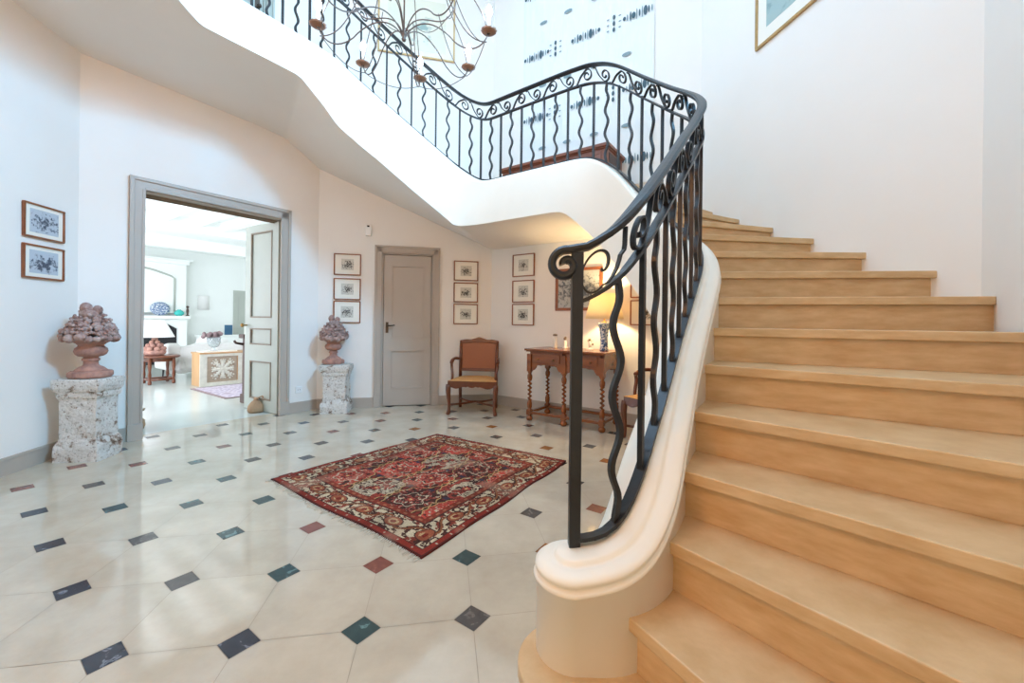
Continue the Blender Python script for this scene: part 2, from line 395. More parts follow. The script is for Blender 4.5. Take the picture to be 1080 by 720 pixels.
def hall_floor():
    bm = bmesh.new(); col = bm.loops.layers.float_color.new('tone')
    c, g = .069, .0009
    rnd = random.Random(11)
    def face(pts, mi, tone):
        vs = [bm.verts.new((*(TO + TS * (tu * p[0] + tv * p[1])), 0.)) for p in pts]
        f = bm.faces.new(vs); f.material_index = mi
        for l in f.loops: l[col] = (tone, tone, tone, 1)
    e, q = g / TS, c / TS
    for i in range(-11, 9):
        for j in range(-6, 13):
            t = rnd.uniform(.94, 1.0)
            face([(i + q + e, j + e), (i + 1 - q - e, j + e), (i + 1 - e, j + q + e), (i + 1 - e, j + 1 - q - e), (i + 1 - q - e, j + 1 - e), (i + q + e, j + 1 - e), (i + e, j + 1 - q - e), (i + e, j + q + e)], 0, t)
            k = DOTS.get((i, j)) or rnd.choice('yyybgr')
            face([(i - q + e, j), (i, j - q + e), (i + q - e, j), (i, j + q - e)], {'b': 1, 'g': 2, 'y': 3, 'r': 4, 'o': 5}[k], 1.)
    for k in range(8):                      # trim to the room (to the middle of the walls)
        W = Wall(OCT[k], OCT[(k + 1) % 8]); o = W.p - W.n * (.10 if k != 1 else .17)
        geom = bm.verts[:] + bm.edges[:] + bm.faces[:]
        bmesh.ops.bisect_plane(bm, geom=geom, plane_co=(o[0], o[1], 0), plane_no=(-W.n[0], -W.n[1], 0), clear_outer=True)
    P = offset_poly(-.1)
    vs = [bm.verts.new((p[0], p[1], -.0015)) for p in P]; f = bm.faces.new(vs); f.material_index = 6
    if f.normal.z < 0: f.normal_flip()
    bmesh.ops.recalc_face_normals(bm, faces=bm.faces)
    for f in bm.faces:
        f.normal_update()
        if f.normal.z < 0: f.normal_flip()
    me = bpy.data.meshes.new('floor'); bm.to_mesh(me); bm.free()
    for k in ('tile', 'dot_black', 'dot_green', 'dot_grey', 'dot_red', 'dot_rust', 'grout'): me.materials.append(M[k])
    o = bpy.data.objects.new('floor', me); C.objects.link(o); return tag(o, kind='structure')
hall_floor()

# baseboards
def baseboard(name, W, spans):
    b = MB()
    for x0, x1 in spans:
        b.prism_y([(x0, 0), (x1, 0), (x1, .125), (x0, .125)], -.016, 0); b.prism_y([(x0, .105), (x1, .105), (x1, .115), (x0, .115)], -.02, -.016)
    o = b.build(name, M['trim']); o.location = (W.p[0], W.p[1], 0); o.rotation_euler = (0, 0, W.rz); return tag(o, kind='structure')
baseboard('baseboard_left', HA, [(0, HA.L - .007)])
baseboard('baseboard_doorway', AB, [(.007, .312), (1.737, AB.L - .007)])
baseboard('baseboard_back', BC, [(.007, .68), (1.508, BC.L - .007)])
baseboard('baseboard_console', CD, [(.007, CD.L)])

# ------------------------------------------------------------------ stair geometry (plan curve of the inner string)
KP = [(.196, 1.24), (.30, 1.235), (.395, 1.29), (.50, 1.42), (.623, 1.60), (.754, 1.80), (.88, 1.985), (.985, 2.15), (1.05, 2.32), (1.075, 2.5), (1.065, 2.7), (1.03, 2.9), (.97, 3.1), (.87, 3.29), (.73, 3.46), (.55, 3.60), (.30, 3.775), (0, 3.985), (-.25, 4.16), (-.40, 4.245), (-.53, 4.29), (-.70, 4.295), (-1.0, 4.238), (-1.4, 4.145), (-1.62, 4.085), (-1.80, 4.00), (-1.91, 3.83), (-2.05, 3.61), (-2.2, 3.39), (-2.36, 3.16), (-2.41, 3.07), (-2.415, 2.97), (-2.38, 2.72), (-2.30, 2.3), (-2.22, 1.85), (-2.15, 1.45)]
def catmull(K, n=14):
    K = [np.array(k, float) for k in K]; out = []
    for i in range(len(K) - 1):
        p0 = K[i - 1] if i else 2 * K[0] - K[1]; p1 = K[i]; p2 = K[i + 1]; p3 = K[i + 2] if i + 2 < len(K) else 2 * K[-1] - K[-2]
        for t in np.arange(n) / n:
            out.append(.5 * (2 * p1 + (-p0 + p2) * t + (2 * p0 - 5 * p1 + 4 * p2 - p3) * t * t + (-p0 + 3 * p1 - 3 * p2 + p3) * t ** 3))
    out.append(K[-1]); return np.array(out)
CV = catmull(KP); SV = np.concatenate([[0], np.cumsum(np.linalg.norm(np.diff(CV, axis=0), axis=1))]); SMAX = float(SV[-1])
def plan(s): return np.array([np.interp(s, SV, CV[:, 0]), np.interp(s, SV, CV[:, 1])])
def tang(s):
    h = .03; a, c = max(0, s - h), min(SMAX, s + h); return unit(plan(c) - plan(a))
def left(s): t = tang(s); return np.array([-t[1], t[0]])       # towards the open well
def smooth_profile(keys, w=.05):
    ss = np.arange(-.3, SMAX + .3, .01); z = np.interp(ss, [k[0] for k in keys], [k[1] for k in keys])
    n = int(w / .01); ker = np.exp(-.5 * (np.arange(-3 * n, 3 * n + 1) / n) ** 2); ker /= ker.sum()
    zp = np.pad(z, 3 * n, mode='edge'); z = np.convolve(zp, ker, 'valid'); return lambda s: float(np.interp(s, ss, z))
zb = smooth_profile([(-.3, .46), (0, .46), (.08, .475), (.13, .50), (.235, .64), (.35, .75), (.55, .91), (.66, 1.0), (.91, 1.175), (1.24, 1.42), (1.52, 1.6), (1.96, 1.865), (2.256, 2.126), (2.477, 2.358), (2.62, 2.48), (2.75, 2.545), (2.9, 2.56), (3.9, 2.56), (4.02, 2.60), (4.274, 2.775), (4.777, 3.162), (5.29, 3.557), (5.42, 3.66), (5.52, 3.70), (9, 3.70)])
zt = smooth_profile([(-.3, 1.33), (0, 1.335), (.08, 1.375), (.13, 1.42), (.19, 1.49), (.374, 1.63), (.686, 1.85), (1.017, 2.08), (1.26, 2.27), (1.52, 2.46), (1.9, 2.73), (2.226, 2.99), (2.5, 3.225), (2.64, 3.315), (2.78, 3.36), (3.0, 3.37), (3.92, 3.35), (4.03, 3.39), (4.2, 3.49), (4.4, 3.64), (4.6, 3.79), (4.87, 4.00), (5.29, 4.34), (5.42, 4.44), (5.52, 4.48), (9, 4.48)])
zl = smooth_profile([(-.3, 0), (.3, 0), (.65, 0.0), (1.0, .31), (1.917, 1.117), (2.242, 1.405), (2.468, 1.61), (2.683, 1.828), (2.815, 1.944), (2.926, 2.045), (3.0, 2.09), (3.1, 2.10), (4.20, 2.10), (4.27, 2.11), (4.662, 2.404), (5.036, 2.704), (5.46, 3.016), (5.845, 3.285), (5.87, 3.295), (9, 3.30)], .015)
DW = .08
def dstair(s): return float(np.interp(s, [0, .22, .38, .6, 2.6, 2.9], [.14, .115, .10, .09, .09, .08]))
SUB = .160

def isect(p, d, W):
    A = np.array([[d[0], -W.d[0]], [d[1], -W.d[1]]]); k = np.linalg.solve(A, W.p - p); return p + d * k[0]
SIN = {2: .10, 3: .22, 4: .38, 5: .60, 6: .84, 7: 1.06, 8: 1.26, 9: 1.44, 10: 1.66, 11: 1.86, 12: 2.05, 13: 2.22, 14: 2.39, 15: 2.56, 16: 2.73}
for k in range(7): SIN[17 + k] = 4.26 + k * .258
SOUT = {1: np.array([.70, -.22]), 2: np.array([.915, .052]), 8: np.array([2.151, 1.815]), 9: np.array([2.229, 2.144]), 10: np.array([2.166, 2.503]), 11: np.array([2.104, 2.855]), 12: np.array([2.041, 3.208]),
        13: np.array([1.977, 3.574]), 14: np.array([1.915, 3.924]), 15: PD - CD.d * .16, 16: PD - CD.d * .51}
for n, d in ((3, (.595, -.804)), (4, (.659, -.752)), (5, (.690, -.723)), (6, (.803, -.597)), (7, (.895, -.447))):
    p = plan(SIN[n]) - left(SIN[n]) * dstair(SIN[n]); SOUT[n] = isect(p, np.array(d), EF)
for k in range(7):
    t = .10 + k * .4233; SOUT[17 + k] = PC - BC.d * t if t < BC.L else PB - AB.d * (t - BC.L)
PERIM = [PF, PE, PD, PC, PB, PA, PH]                     # going up the stair along the outer walls
PS = np.concatenate([[0], np.cumsum([np.linalg.norm(PERIM[i + 1] - PERIM[i]) for i in range(6)])])
def perim_s(p):
    best = None
    for i in range(6):
        a, c = PERIM[i], PERIM[i + 1]; d = unit(c - a); t = float(np.clip((p - a) @ d, 0, np.linalg.norm(c - a))); e = np.linalg.norm(a + d * t - p)
        if best is None or e < best[0]: best = (e, PS[i] + t)
    return best[1]
def perim(s):
    i = int(np.clip(np.searchsorted(PS, s) - 1, 0, 5)); d = unit(PERIM[i + 1] - PERIM[i]); return PERIM[i] + d * (s - PS[i])
def outer_run(p, q):
    a, c = perim_s(p), perim_s(q); mid = [PERIM[i] for i in range(7) if a + 1e-4 < PS[i] < c - 1e-4]; return [perim(a)] + mid + [perim(c)]

stair = thing('staircase', (.9, 1.0, 0), 0, 'curving stone staircase with plastered string and soffit winding up round the hall walls', 'staircase')
SO = stair.location.copy()
def inner_pt(s, inset=.03): return plan(s) - left(s) * (dstair(s) - inset)
def make_step(n):
    z = n * RISE; b = MB(); NO, TK = .028, .038
    if n == 1:                                         # bull-nosed bottom step wrapping the string end
        c = np.array([.190, 1.155]); r = .162
        arc = [c + r * np.array([math.cos(a), math.sin(a)]) for a in np.linspace(R(60), R(205), 22)]
        front = SOUT[1]; poly = [np.array([.62, 1.34])] + arc + [np.array([.115, .97]), front, PF, np.array([.915, .052])]
        poly = [np.array(p) for p in poly]
        b.prism(poly, z - TK, z); cen = np.mean(poly, axis=0)
        arc2 = [c + (r - NO) * np.array([math.cos(a), math.sin(a)]) for a in np.linspace(R(60), R(205), 22)]
        b.prism([np.array([.60, 1.33])] + arc2 + [np.array([.14, .985]), front + np.array([.02, .03]), PF, np.array([.915, .052])], 0, z - TK)
        return b
    si = SIN[n]; p, q = inner_pt(si), SOUT[n]; d = unit(q - p); f = np.array([d[1], -d[0]])      # f: towards the foot of the stair
    if f @ tang(si) > 0: f = -f
    if n < 16: s2, q2 = SIN[n + 1], SOUT[n + 1]
    elif n == 16: s2, q2 = SIN[17], SOUT[17]
    elif n < 23: s2, q2 = SIN[n + 1], SOUT[n + 1]
    else: s2, q2 = SMAX, PA - HA.d * 1.95
    run = outer_run(q, q2); ins = [inner_pt(s) for s in np.linspace(si, s2, max(3, int((s2 - si) / .06)))]
    # the tread runs on a little under the next riser
    p3, q3 = ins[-1], run[-1]
    if n < 23:
        d2 = unit(q3 - p3); f2 = np.array([d2[1], -d2[0]])
        if f2 @ tang(s2) > 0: f2 = -f2
        back = [q3 - f2 * .075, p3 - f2 * .075]; poly = [p, q] + run[1:-1] + back + ins[::-1][1:-1]
    else: poly = [p] + [q] + run[1:] + ins[::-1][:-1]
    b.prism(poly, z - TK, z)
    # riser set back under the nosing
    e_ = d * .05
    a0, a1 = p - f * NO, q - f * NO + e_; a2, a3 = q - f * (NO + .03) + e_, p - f * (NO + .03)
    b.prism([a0, a1, a2, a3], z - RISE - .002, z - TK + .001)
    return b
NAMES = {1: 'bull-nosed bottom step wrapping round the white string end', 16: 'landing slab over the console table', 23: 'gallery floor slab'}
for n in range(1, 24):
    o = make_step(n).build('landing_slab' if n == 16 else ('gallery_slab' if n == 23 else 'step'), M['step'], stair, bevel=.004, origin=SO)
    if n in NAMES: o['label'] = NAMES[n]

# plastered string: moulded cap, well side and stair side
CAP = [(0, -.078), (-.006, -.076), (-.010, -.068), (-.006, -.060), (.000, -.058), (.001, -.050), (-.006, -.044), (-.004, -.034), (.006, -.026), (.020, -.020), (.036, -.018), (.047, -.021), (.051, -.016), (.055, -.008), (.062, -.004)]
PLAIN = [(.001, -.10 + .007 * i) for i in range(10)] + [(.002, -.026), (.005, -.016), (.011, -.009), (.020, -.005), (.062, -.004)]
def string_mesh():
    b = MB(); rings = []
    S0 = np.concatenate([np.arange(0, 1.0, .012), np.arange(1.0, 2.9, .03), np.arange(2.9, SMAX, .06), [SMAX]])
    def stair_low(s):
        ks = sorted(SIN); zz = np.interp(s, [0] + [SIN[k] for k in ks], [0.0] + [k * RISE for k in ks]) - .30
        if s > 2.8: zz = max(zz, zl(s) + .02)
        return max(0., zz)
    for s in S0:
        P, N = plan(s), left(s); cz = zb(s) - .022; ring = []
        ring.append((*(P + N * DW), zl(s)))
        f_ = float(np.clip((s - .3) / .3, 0, 1))
        for (e, dz), (e2, dz2) in zip(CAP, PLAIN): ring.append((*(P + N * (DW - e - (e2 - e) * f_)), cz + dz + (dz2 - dz) * f_))
        for e, dz in CAP[::-1]: ring.append((*(P - N * (dstair(s) - e)), cz + dz))
        ring.append((*(P - N * dstair(s)), min(stair_low(s), cz - .1)))
        rings.append(ring)
    k = len(rings[0]); vs = [p for r in rings for p in r]; fs = []
    for i in range(len(rings) - 1):
        for j in range(k - 1): fs.append((i * k + j, i * k + j + 1, (i + 1) * k + j + 1, (i + 1) * k + j))
    b.add(vs, fs, 0, True)
    # rounded nose at the foot
    P, N, T = plan(0), left(0), tang(0); c = P + N * (DW - .14) / 2; r = (DW + .14) / 2; cz = zb(0) - .022; rings = []
    for a in np.linspace(0, PI, 25):
        d = N * math.cos(a) - T * math.sin(a); ring = [(*(c + d * r), 0.)]
        for e, dz in CAP: ring.append((*(c + d * (r - e)), cz + dz))
        ring.append((*c, cz - .004)); rings.append(ring)
    k = len(rings[0]); b.add([p for q in rings for p in q], [(i * k + j, (i + 1) * k + j, (i + 1) * k + j + 1, i * k + j + 1) for i in range(24) for j in range(k - 1)], 0, True)
    return b
so = string_mesh().build('string', M['string'], stair, origin=SO); so['label'] = 'white plaster string with moulded cap'

# soffit between the well-side lip and the walls
pairs = [(.65, PE - DE.d * -.0 + EF.d * .3, 0., .35), (1.26, PE - DE.d * .75, .52, .80), (1.9, PE - DE.d * 1.45, 1.10, 1.35), (2.3, PD + DE.d * .12, None, 1.75), (2.5, PD - CD.d * .12, None, 1.93), (2.75, PD - CD.d * .62, None, 2.08), (3.0, CD.p + CD.d * 1.55, None, 2.11),
         (3.9, CD.p + CD.d * .40, None, 2.11), (4.20, PC, None, 2.113), (4.662, PC - BC.d * .75, None, 2.42), (5.036, PC - BC.d * 1.35, None, 2.665), (5.30, PB + BC.d * .30, None, 2.89), (5.46, PB, None, 3.012), (5.66, PB - AB.d * .25, None, 3.15), (5.86, PB - AB.d * .43, None, 3.24), (6.1, PB - AB.d * .75, None, 3.27), (6.61, PA, None, 3.325), (7.17, PA - HA.d * .75, None, 3.335), (SMAX, PA - HA.d * 1.95, None, 3.34)]
b = MB(); ss = [p[0] for p in pairs]; us = [perim_s(p[1]) for p in pairs]; rings = []
for s in np.unique(np.concatenate([np.arange(.65, SMAX, .07), ss])):
    P = plan(s) + left(s) * (DW - .001); Q = perim(np.interp(s, ss, us)); z0 = zl(s); z1 = float(np.interp(s, ss, [p[3] for p in pairs]))
    rings.append([(*(P + (Q - P) * t), z0 + (z1 - z0) * t) for t in np.linspace(0, 1, 9)])
k = 9; b.add([p for r in rings for p in r], [(i * k + j, (i + 1) * k + j, (i + 1) * k + j + 1, i * k + j + 1) for i in range(len(rings) - 1) for j in range(8)], 0, True)
sf = b.build('soffit', M['soffit'], stair, origin=SO); sf['label'] = 'smooth plaster soffit under the flights and gallery'

# ------------------------------------------------------------------ iron railing
rail = thing('stair_railing', (.196, 1.24, .43), 0, 'dark iron stair railing with scroll frieze and alternating straight and wavy balusters', 'railing')
RO = Vector((.196, 1.24, .43))
def P3(s, z): p = plan(s); return Vector((p[0], p[1], z))
def slope_frame(s, zf):
    h = .02; t = Vector((*tang(s), (zf(s + h) - zf(s - h)) / (2 * h))).normalized(); N = Vector((*left(s), 0)); return N, t.cross(N) * (1 if t.cross(N).z > 0 else -1)
RE = 7.5
def bar(name, zf, s0, s1, sec, dz=0., step=.03):
    b = MB(); S_ = np.arange(s0, s1 + 1e-6, step); b.sweep([P3(s, zf(s) + dz) for s in S_], [slope_frame(s, zf) for s in S_], sec, smooth=False); return b.build(name, M['iron'], rail, origin=RO)
rect = lambda w, h: [(-w / 2, -h / 2), (w / 2, -h / 2), (w / 2, h / 2), (-w / 2, h / 2)]
hr_sec = [(-.024, -.004), (-.018, -.012), (.018, -.012), (.024, -.004), (.024, .004), (.016, .011), (0, .013), (-.016, .011), (-.024, .004)]
# handrail with its curled end beyond the newel
b = MB(); cs = []; fr = []
T0, N0 = Vector((*tang(0), 0)), Vector((*left(0), 0)); top0 = P3(0, zt(0))
cen = top0 - T0 * .036 + Vector((0, 0, -.058)); turns = []
for a in np.linspace(R(-420), R(78), 60):                # spiral, from its eye out to the rail
    q = (a + R(420)) / R(498); r = .008 + .056 * q ** .8
    turns.append(cen + T0 * (r * math.cos(a) * 1.0) + Vector((0, 0, r * math.sin(a))))
def frames_in_plane(pts, N):
    out = []
    for i in range(len(pts)):
        t = (pts[min(i + 1, len(pts) - 1)] - pts[max(i - 1, 0)]).normalized(); out.append((N, N.cross(t) * -1))
    return out
# spiral runs clockwise from the rail: over the top, down the far side and into the eye
turns = [cen + T0 * (r * math.cos(a)) + Vector((0, 0, r * math.sin(a))) for a, r in [(R(80) + R(430) * t, .041 * (1 - t) ** .8 + .007) for t in np.linspace(0, 1, 56)]]
turns = turns[::-1]
eyefr = frames_in_plane(turns, N0)
S_ = np.arange(.03, RE, .03)
cs = turns + [P3(s, zt(s) - .012) for s in S_]
fr = eyefr + [slope_frame(s, zt) for s in S_]
fr = [(a, bb if bb.dot(fr[-1][1]) > -2 else bb) for a, bb in fr]
b.sweep(cs, fr, hr_sec, smooth=False)
hro = b.build('handrail', M['iron'], rail, origin=RO)
bar('sub_rail', lambda s: zt(s) - SUB, 0.0, RE, rect(.030, .012), -.012)
bar('bottom_rail', zb, 0.0, RE, rect(.034, .012), -.006)
b = MB(); b.x = Matrix.Translation((.196, 1.24, 0)) @ Matrix.Rotation(R(0), 4, 'Z'); b.box(-.017, .017, -.017, .017, zb(0) - .03, zt(0) - .02); b.build('newel_post', M['iron'], rail, origin=RO, bevel=.002)
# balusters: straight and wavy in turn
s = .125; k = 0
while s < RE:
    z0, z1 = zb(s) - .002, zt(s) - SUB - .014; N, T = Vector((*left(s), 0)), Vector((*tang(s), 0)); b = MB()
    if k % 2 == 1: b.sweep([P3(s, z0), P3(s, z1)], [(N, T)] * 2, rect(.017, .017), smooth=False)
    else:
        ts = np.linspace(0, 1, 44); b.sweep([P3(s, z0 + (z1 - z0) * t) + T * (.015 * math.sin(2 * PI * 3.4 * t) * min(1, 8 * t, 8 * (1 - t))) for t in ts], [(N, T)] * 44, rect(.017, .017), smooth=False)
    b.build('baluster', M['iron'], rail, origin=RO); s += .1245; k += 1
# scroll frieze between sub rail and handrail
GAP = SUB - .028
def scroll_pts(flip):
    pts = []; cx, cy, Rm = .052, GAP * .46, .054
    for t in np.linspace(0, 1, 40):                       # out of the eye, round to the bottom
        a = R(-90) - R(440) * (1 - t); r = .011 + (Rm - .011) * t ** .85; pts.append((cx + r * .86 * math.cos(a), cy + r * math.sin(a)))
    x0, y0 = pts[-1]
    for t in np.linspace(.06, 1, 16):                     # tail sweeping up to the next scroll
        pts.append((x0 + (.172 - x0) * t, y0 + (GAP - .006 - y0) * (t * t * (3 - 2 * t)) + .014 * math.sin(3 * PI * t) * t))
    if flip: pts = [(x, GAP - y) for x, y in pts]
    return pts
def ribbon(path, w=.019, th=.0075):
    """flat bar bent along (distance, height above the sub rail)"""
    b = MB(); cs = []; fr = []
    for s_, y in path: cs.append(P3(max(s_, .0), zt(max(s_, 0)) - SUB - .006 + y))
    for i in range(len(cs)):
        N = Vector((*left(max(path[i][0], 0)), 0)); t = (cs[min(i + 1, len(cs) - 1)] - cs[max(i - 1, 0)]).normalized(); fr.append((N, t.cross(N).normalized()))
    b.sweep(cs, fr, rect(w, th), smooth=False); return b
# the large C scroll beside the newel
path = [(.152, GAP - .004), (.150, .075), (.147, .062), (.133, .058), (.129, .045), (.120, .028), (.108, .016), (.092, .008)]
for t in np.linspace(0, 1, 48):
    a = R(-62) - R(400) * t; q = max(0, (t - .52) / .48); r = 1 - .80 * q ** 1.15
    path.append((.056 + .018 * q + .043 * r * math.cos(a), GAP * .49 + .012 * q + .060 * r * math.sin(a)))
ribbon(path, .016, .006).build('scroll', M['iron'], rail, origin=RO)
s = .175; k = 0
while s < RE - .2:
    ribbon([(s + x, y) for x, y in scroll_pts(k % 2 == 1)]).build('scroll', M['iron'], rail, origin=RO); s += .172; k += 1

# ------------------------------------------------------------------ doors and doorways
def casing(b, x0, x1, z1, w, head=None, z0=0., m=0):
    """moulded casing round an opening x0..x1 (front is -y)"""
    for a, c in ((x0 - w, x0), (x1, x1 + w)):
        b.box(a, c, -.022, 0, z0, z1 + w, m)
    b.box(x0 - w, x1 + w, -.022, 0, z1, z1 + w, m)
    q = w * .28                                            # raised outer band
    for a, c in ((x0 - w, x0 - w + q), (x1 + w - q, x1 + w)): b.box(a, c, -.036, -.022, z0, z1 + w, m)
    b.box(x0 - w, x1 + w, -.036, -.022, z1 + w - q, z1 + w, m)
    for a, c in ((x0 - w * .18, x0), (x1, x1 + w * .18)): b.box(a, c, -.028, -.022, z0, z1, m)
    b.box(x0, x1, -.028, -.022, z1, z1 + w * .18, m)
    for a, c in ((x0 - w - .003, x0), (x1, x1 + w + .003)): b.box(a, c, -.040, 0, z0, z0 + .15, m)
def lining(b, x0, x1, z1, dep, z0=0., m=0):
    b.box(x0, x0 + .02, 0, dep, z0, z1, m); b.box(x1 - .02, x1, 0, dep, z0, z1, m); b.box(x0, x1, 0, dep, z1 - .02, z1, m)
def leaf_mesh(w, h, t, panels, side, z0=.008):
    """panelled door leaf from x=0 to w, thickness along y; panels = [(x0,x1,z0,z1)]"""
    b = MB(); xs = sorted({0, w} | {p[0] for p in panels} | {p[1] for p in panels}); zs = sorted({z0, h} | {p[2] for p in panels} | {p[3] for p in panels})
    for i in range(len(xs) - 1):
        for j in range(len(zs) - 1):
            inp = any(p[0] <= xs[i] < p[1] and p[2] <= zs[j] < p[3] for p in panels)
            if not inp: b.box(xs[i], xs[i + 1], 0, t, zs[j], zs[j + 1])
    for p in panels: b.box(p[0], p[1], t * .3, t * .7, p[2], p[3])
    return b
def panel_mesh(p, t):
    b = MB()
    for y0, y1 in ((-.006, t * .32), (t * .68, t + .006)):
        q = .011
        b.box(p[0] - .006, p[0] + q, y0, y1, p[2] - .006, p[3] + .006); b.box(p[1] - q, p[1] + .006, y0, y1, p[2] - .006, p[3] + .006)
        b.box(p[0], p[1], y0, y1, p[2] - .006, p[2] + q); b.box(p[0], p[1], y0, y1, p[3] - q, p[3] + .006)
    return b
# door_1: tall double doorway to the drawing room
d1 = thing('door_1', AB.at(0), AB.rz, kind='structure')
b = MB(); casing(b, .42, 1.63, DD[3] - .01, .105); lining(b, DD[0], DD[1], DD[3], WT); b.build('door_frame', M['trim'], d1, bevel=.003)
b = MB(); b.box(DD[0] + .02, DD[1] - .02, .10, .112, DD[3] - .04, DD[3] - .02); b.box(DD[0] + .02, DD[1] - .02, .14, .15, DD[3] - .05, DD[3] - .02); b.build('head_track', M['patina'], d1)
pl = [(.13, .57, .15, .60), (.13, .57, .81, 1.00), (.13, .57, 1.14, 2.17)]
def door_leaf(parent, x, y, ang, flip):
    o = thing('door_leaf', (x, y, 0), ang); o.parent = parent
    b = leaf_mesh(.70, 2.268, .042, pl, 1); b.build('leaf_panel', M['doorgreen'], o, bevel=.002)
    for p in pl: panel_mesh(p, .042).build('panel_moulding', M['patina'], o)
    b = MB(); b.lathe([(0, -.02), (.026, -.02), (.026, -.014), (.010, -.010), (.010, .03), (.024, .036), (.026, .050), (.014, .060), (0, .062)], 14)
    for q in b.v: q[:] = (q[0], -q[2], q[1])
    for q in b.v: q[0] += .655; q[2] += 1.04; q[1] += -.010
    b2 = MB(); b2.lathe([(0, -.02), (.026, -.02), (.026, -.014), (.010, -.010), (.010, .03), (.024, .036), (.026, .050), (.014, .060), (0, .062)], 14)
    for q in b2.v: q[:] = (q[0] + .655, q[2] + .052, q[1] + 1.04)
    b.add(b2.v, b2.f, 0, True); b.build('door_knob', M['brass'], o)
    return o
door_leaf(d1, 1.676, .06, R(95.5), False)
lf2 = door_leaf(d1, DD[0] + .022, .06, R(100), True)
# door_2: grey two-panel door on the back wall
d2 = thing('door_2', BC.at(0), BC.rz, kind='structure')
b = MB(); casing(b, BD[0], BD[1], BD[3], .085); lining(b, BD[0], BD[1], BD[3], .08); b.box(BD[0], BD[1], .06, .1, 0, BD[3]); b.build('door_frame', M['trim'], d2, bevel=.003)
w2 = BD[1] - BD[0] - .05; p2 = [(.095, w2 - .095, .23, .73), (.095, w2 - .095, .90, 1.84)]
lf = thing('door_leaf', (BD[0] + .025, .012, 0), 0); lf.parent = d2
leaf_mesh(w2, BD[3] - .026, .04, p2, 1).build('leaf_panel', M['trim'], lf, bevel=.002)
for p in p2: panel_mesh(p, .04).build('panel_moulding', M['trim'], lf)
b = MB(); b.box(.028, .062, -.008, 0, .96, 1.10); b.tube([(.045, -.005, 1.055), (.045, -.045, 1.055)], .010, 10); b.tube([(.045, -.042, 1.055), (.085, -.048, 1.052), (.145, -.044, 1.060)], [.010, .009, .007], 10)
b.build('door_handle', M['steel'], lf)
for z in (.25, 1.05, 1.75):
    b = MB(); b.tube([(w2 + .004, -.008, z - .045), (w2 + .004, -.008, z + .045)], .007, 8); b.build('hinge', M['trim'], lf)
# door_3: gallery door upstairs
d3 = thing('door_3', AB.at(0, 0, ZG), AB.rz, kind='structure')
b = MB(); casing(b, UD[0], UD[1], 2.1, .08); lining(b, UD[0], UD[1], 2.1, .1); b.box(UD[0], UD[1], .08, .12, 0, 2.1); b.build('door_frame', M['doorgreen'], d3, bevel=.003)
lf = thing('door_leaf', (UD[0] + .022, .02, 0), 0); lf.parent = d3; w3 = UD[1] - UD[0] - .044
p3 = [(.12, w3 - .12, .22, .80), (.12, w3 - .12, 1.0, 1.95)]
leaf_mesh(w3, 2.075, .04, p3, 1).build('leaf_panel', M['doorgreen'], lf, bevel=.002)
for p in p3: panel_mesh(p, .04).build('panel_moulding', M['doorgreen'], lf)
b = MB(); b.tube([(w3 - .06, 0, .97), (w3 - .06, -.045, .97)], .012, 10); b.ball((w3 - .06, -.055, .97), .025); b.box(w3 - .085, w3 - .035, -.008, 0, .86, 1.08); b.build('door_handle', M['steel'], lf)
# door_4: glazed entrance behind the camera, window_1: tall stair window
d4 = thing('door_4', FG.at(0), FG.rz, kind='structure')
b = MB(); lining(b, ENT[0], ENT[1], ENT[3], WT)
xm = (ENT[0] + ENT[1]) / 2
for x in (ENT[0] + .02, xm - .05, xm, ENT[1] - .07): b.box(x, x + .05, .08, .12, 0, ENT[3] - .02)
for z in (0, .9, 1.6, ENT[3] - .08): b.box(ENT[0], ENT[1], .085, .115, z, z + .05)
b.build('door_frame', M['trim'], d4); b = MB(); b.box(ENT[0], ENT[1], .098, .102, 0, ENT[3]); b.build('pane', M['glass'], d4)
w1 = thing('window_1', EF.at(0, 0, 0), EF.rz, kind='structure')
b = MB(); lining(b, WIN[0], WIN[1], WIN[3], WT, WIN[2]); b.box(WIN[0], WIN[1], 0, WT, WIN[2], WIN[2] + .02)
for x in (WIN[0] + .02, (WIN[0] + WIN[1]) / 2 - .02, WIN[1] - .06): b.box(x, x + .04, .08, .12, WIN[2], WIN[3])
for z in (WIN[2] + .02, (WIN[2] + WIN[3]) / 2, WIN[3] - .06): b.box(WIN[0], WIN[1], .085, .115, z, z + .04)
b.build('window_frame', M['trim'], w1); b = MB(); b.box(WIN[0], WIN[1], .098, .102, WIN[2], WIN[3]); b.build('pane', M['glass'], w1)

# ------------------------------------------------------------------ pictures
def picture(W, u0, u1, z0, z1, name, label, group, fw=.012, dep=.02, fm='frame', pm='etch', mount=(.27, .24), frame_label=None):
    w, h = u1 - u0, z1 - z0; t = thing(name, W.at((u0 + u1) / 2, .0, (z0 + z1) / 2), W.rz, label, 'picture', group)
    b = MB()
    for x0, x1, a, c in ((-w / 2, w / 2, h / 2 - fw, h / 2), (-w / 2, w / 2, -h / 2, -h / 2 + fw), (-w / 2, -w / 2 + fw, -h / 2 + fw, h / 2 - fw), (w / 2 - fw, w / 2, -h / 2 + fw, h / 2 - fw)):
        b.box(x0, x1, -dep, -.001, a, c)
    b.build('frame', M[fm], t, bevel=.002)
    b = MB(); b.box(-w / 2 + fw * .8, w / 2 - fw * .8, -dep * .55, -.002, -h / 2 + fw * .8, h / 2 - fw * .8); b.build('mount', M['mount'], t)
    mx, mz = w * mount[0], h * mount[1]; b = MB(); b.box(-w / 2 + mx, w / 2 - mx, -dep * .62, -dep * .5, -h / 2 + mz, h / 2 - mz); b.build('print', M[pm], t)
    return t
gA, gB, gC, gD = 'engravings left of the grey door', 'engravings above the armchair', 'engravings beside the console table', 'landscape engravings on the left wall'
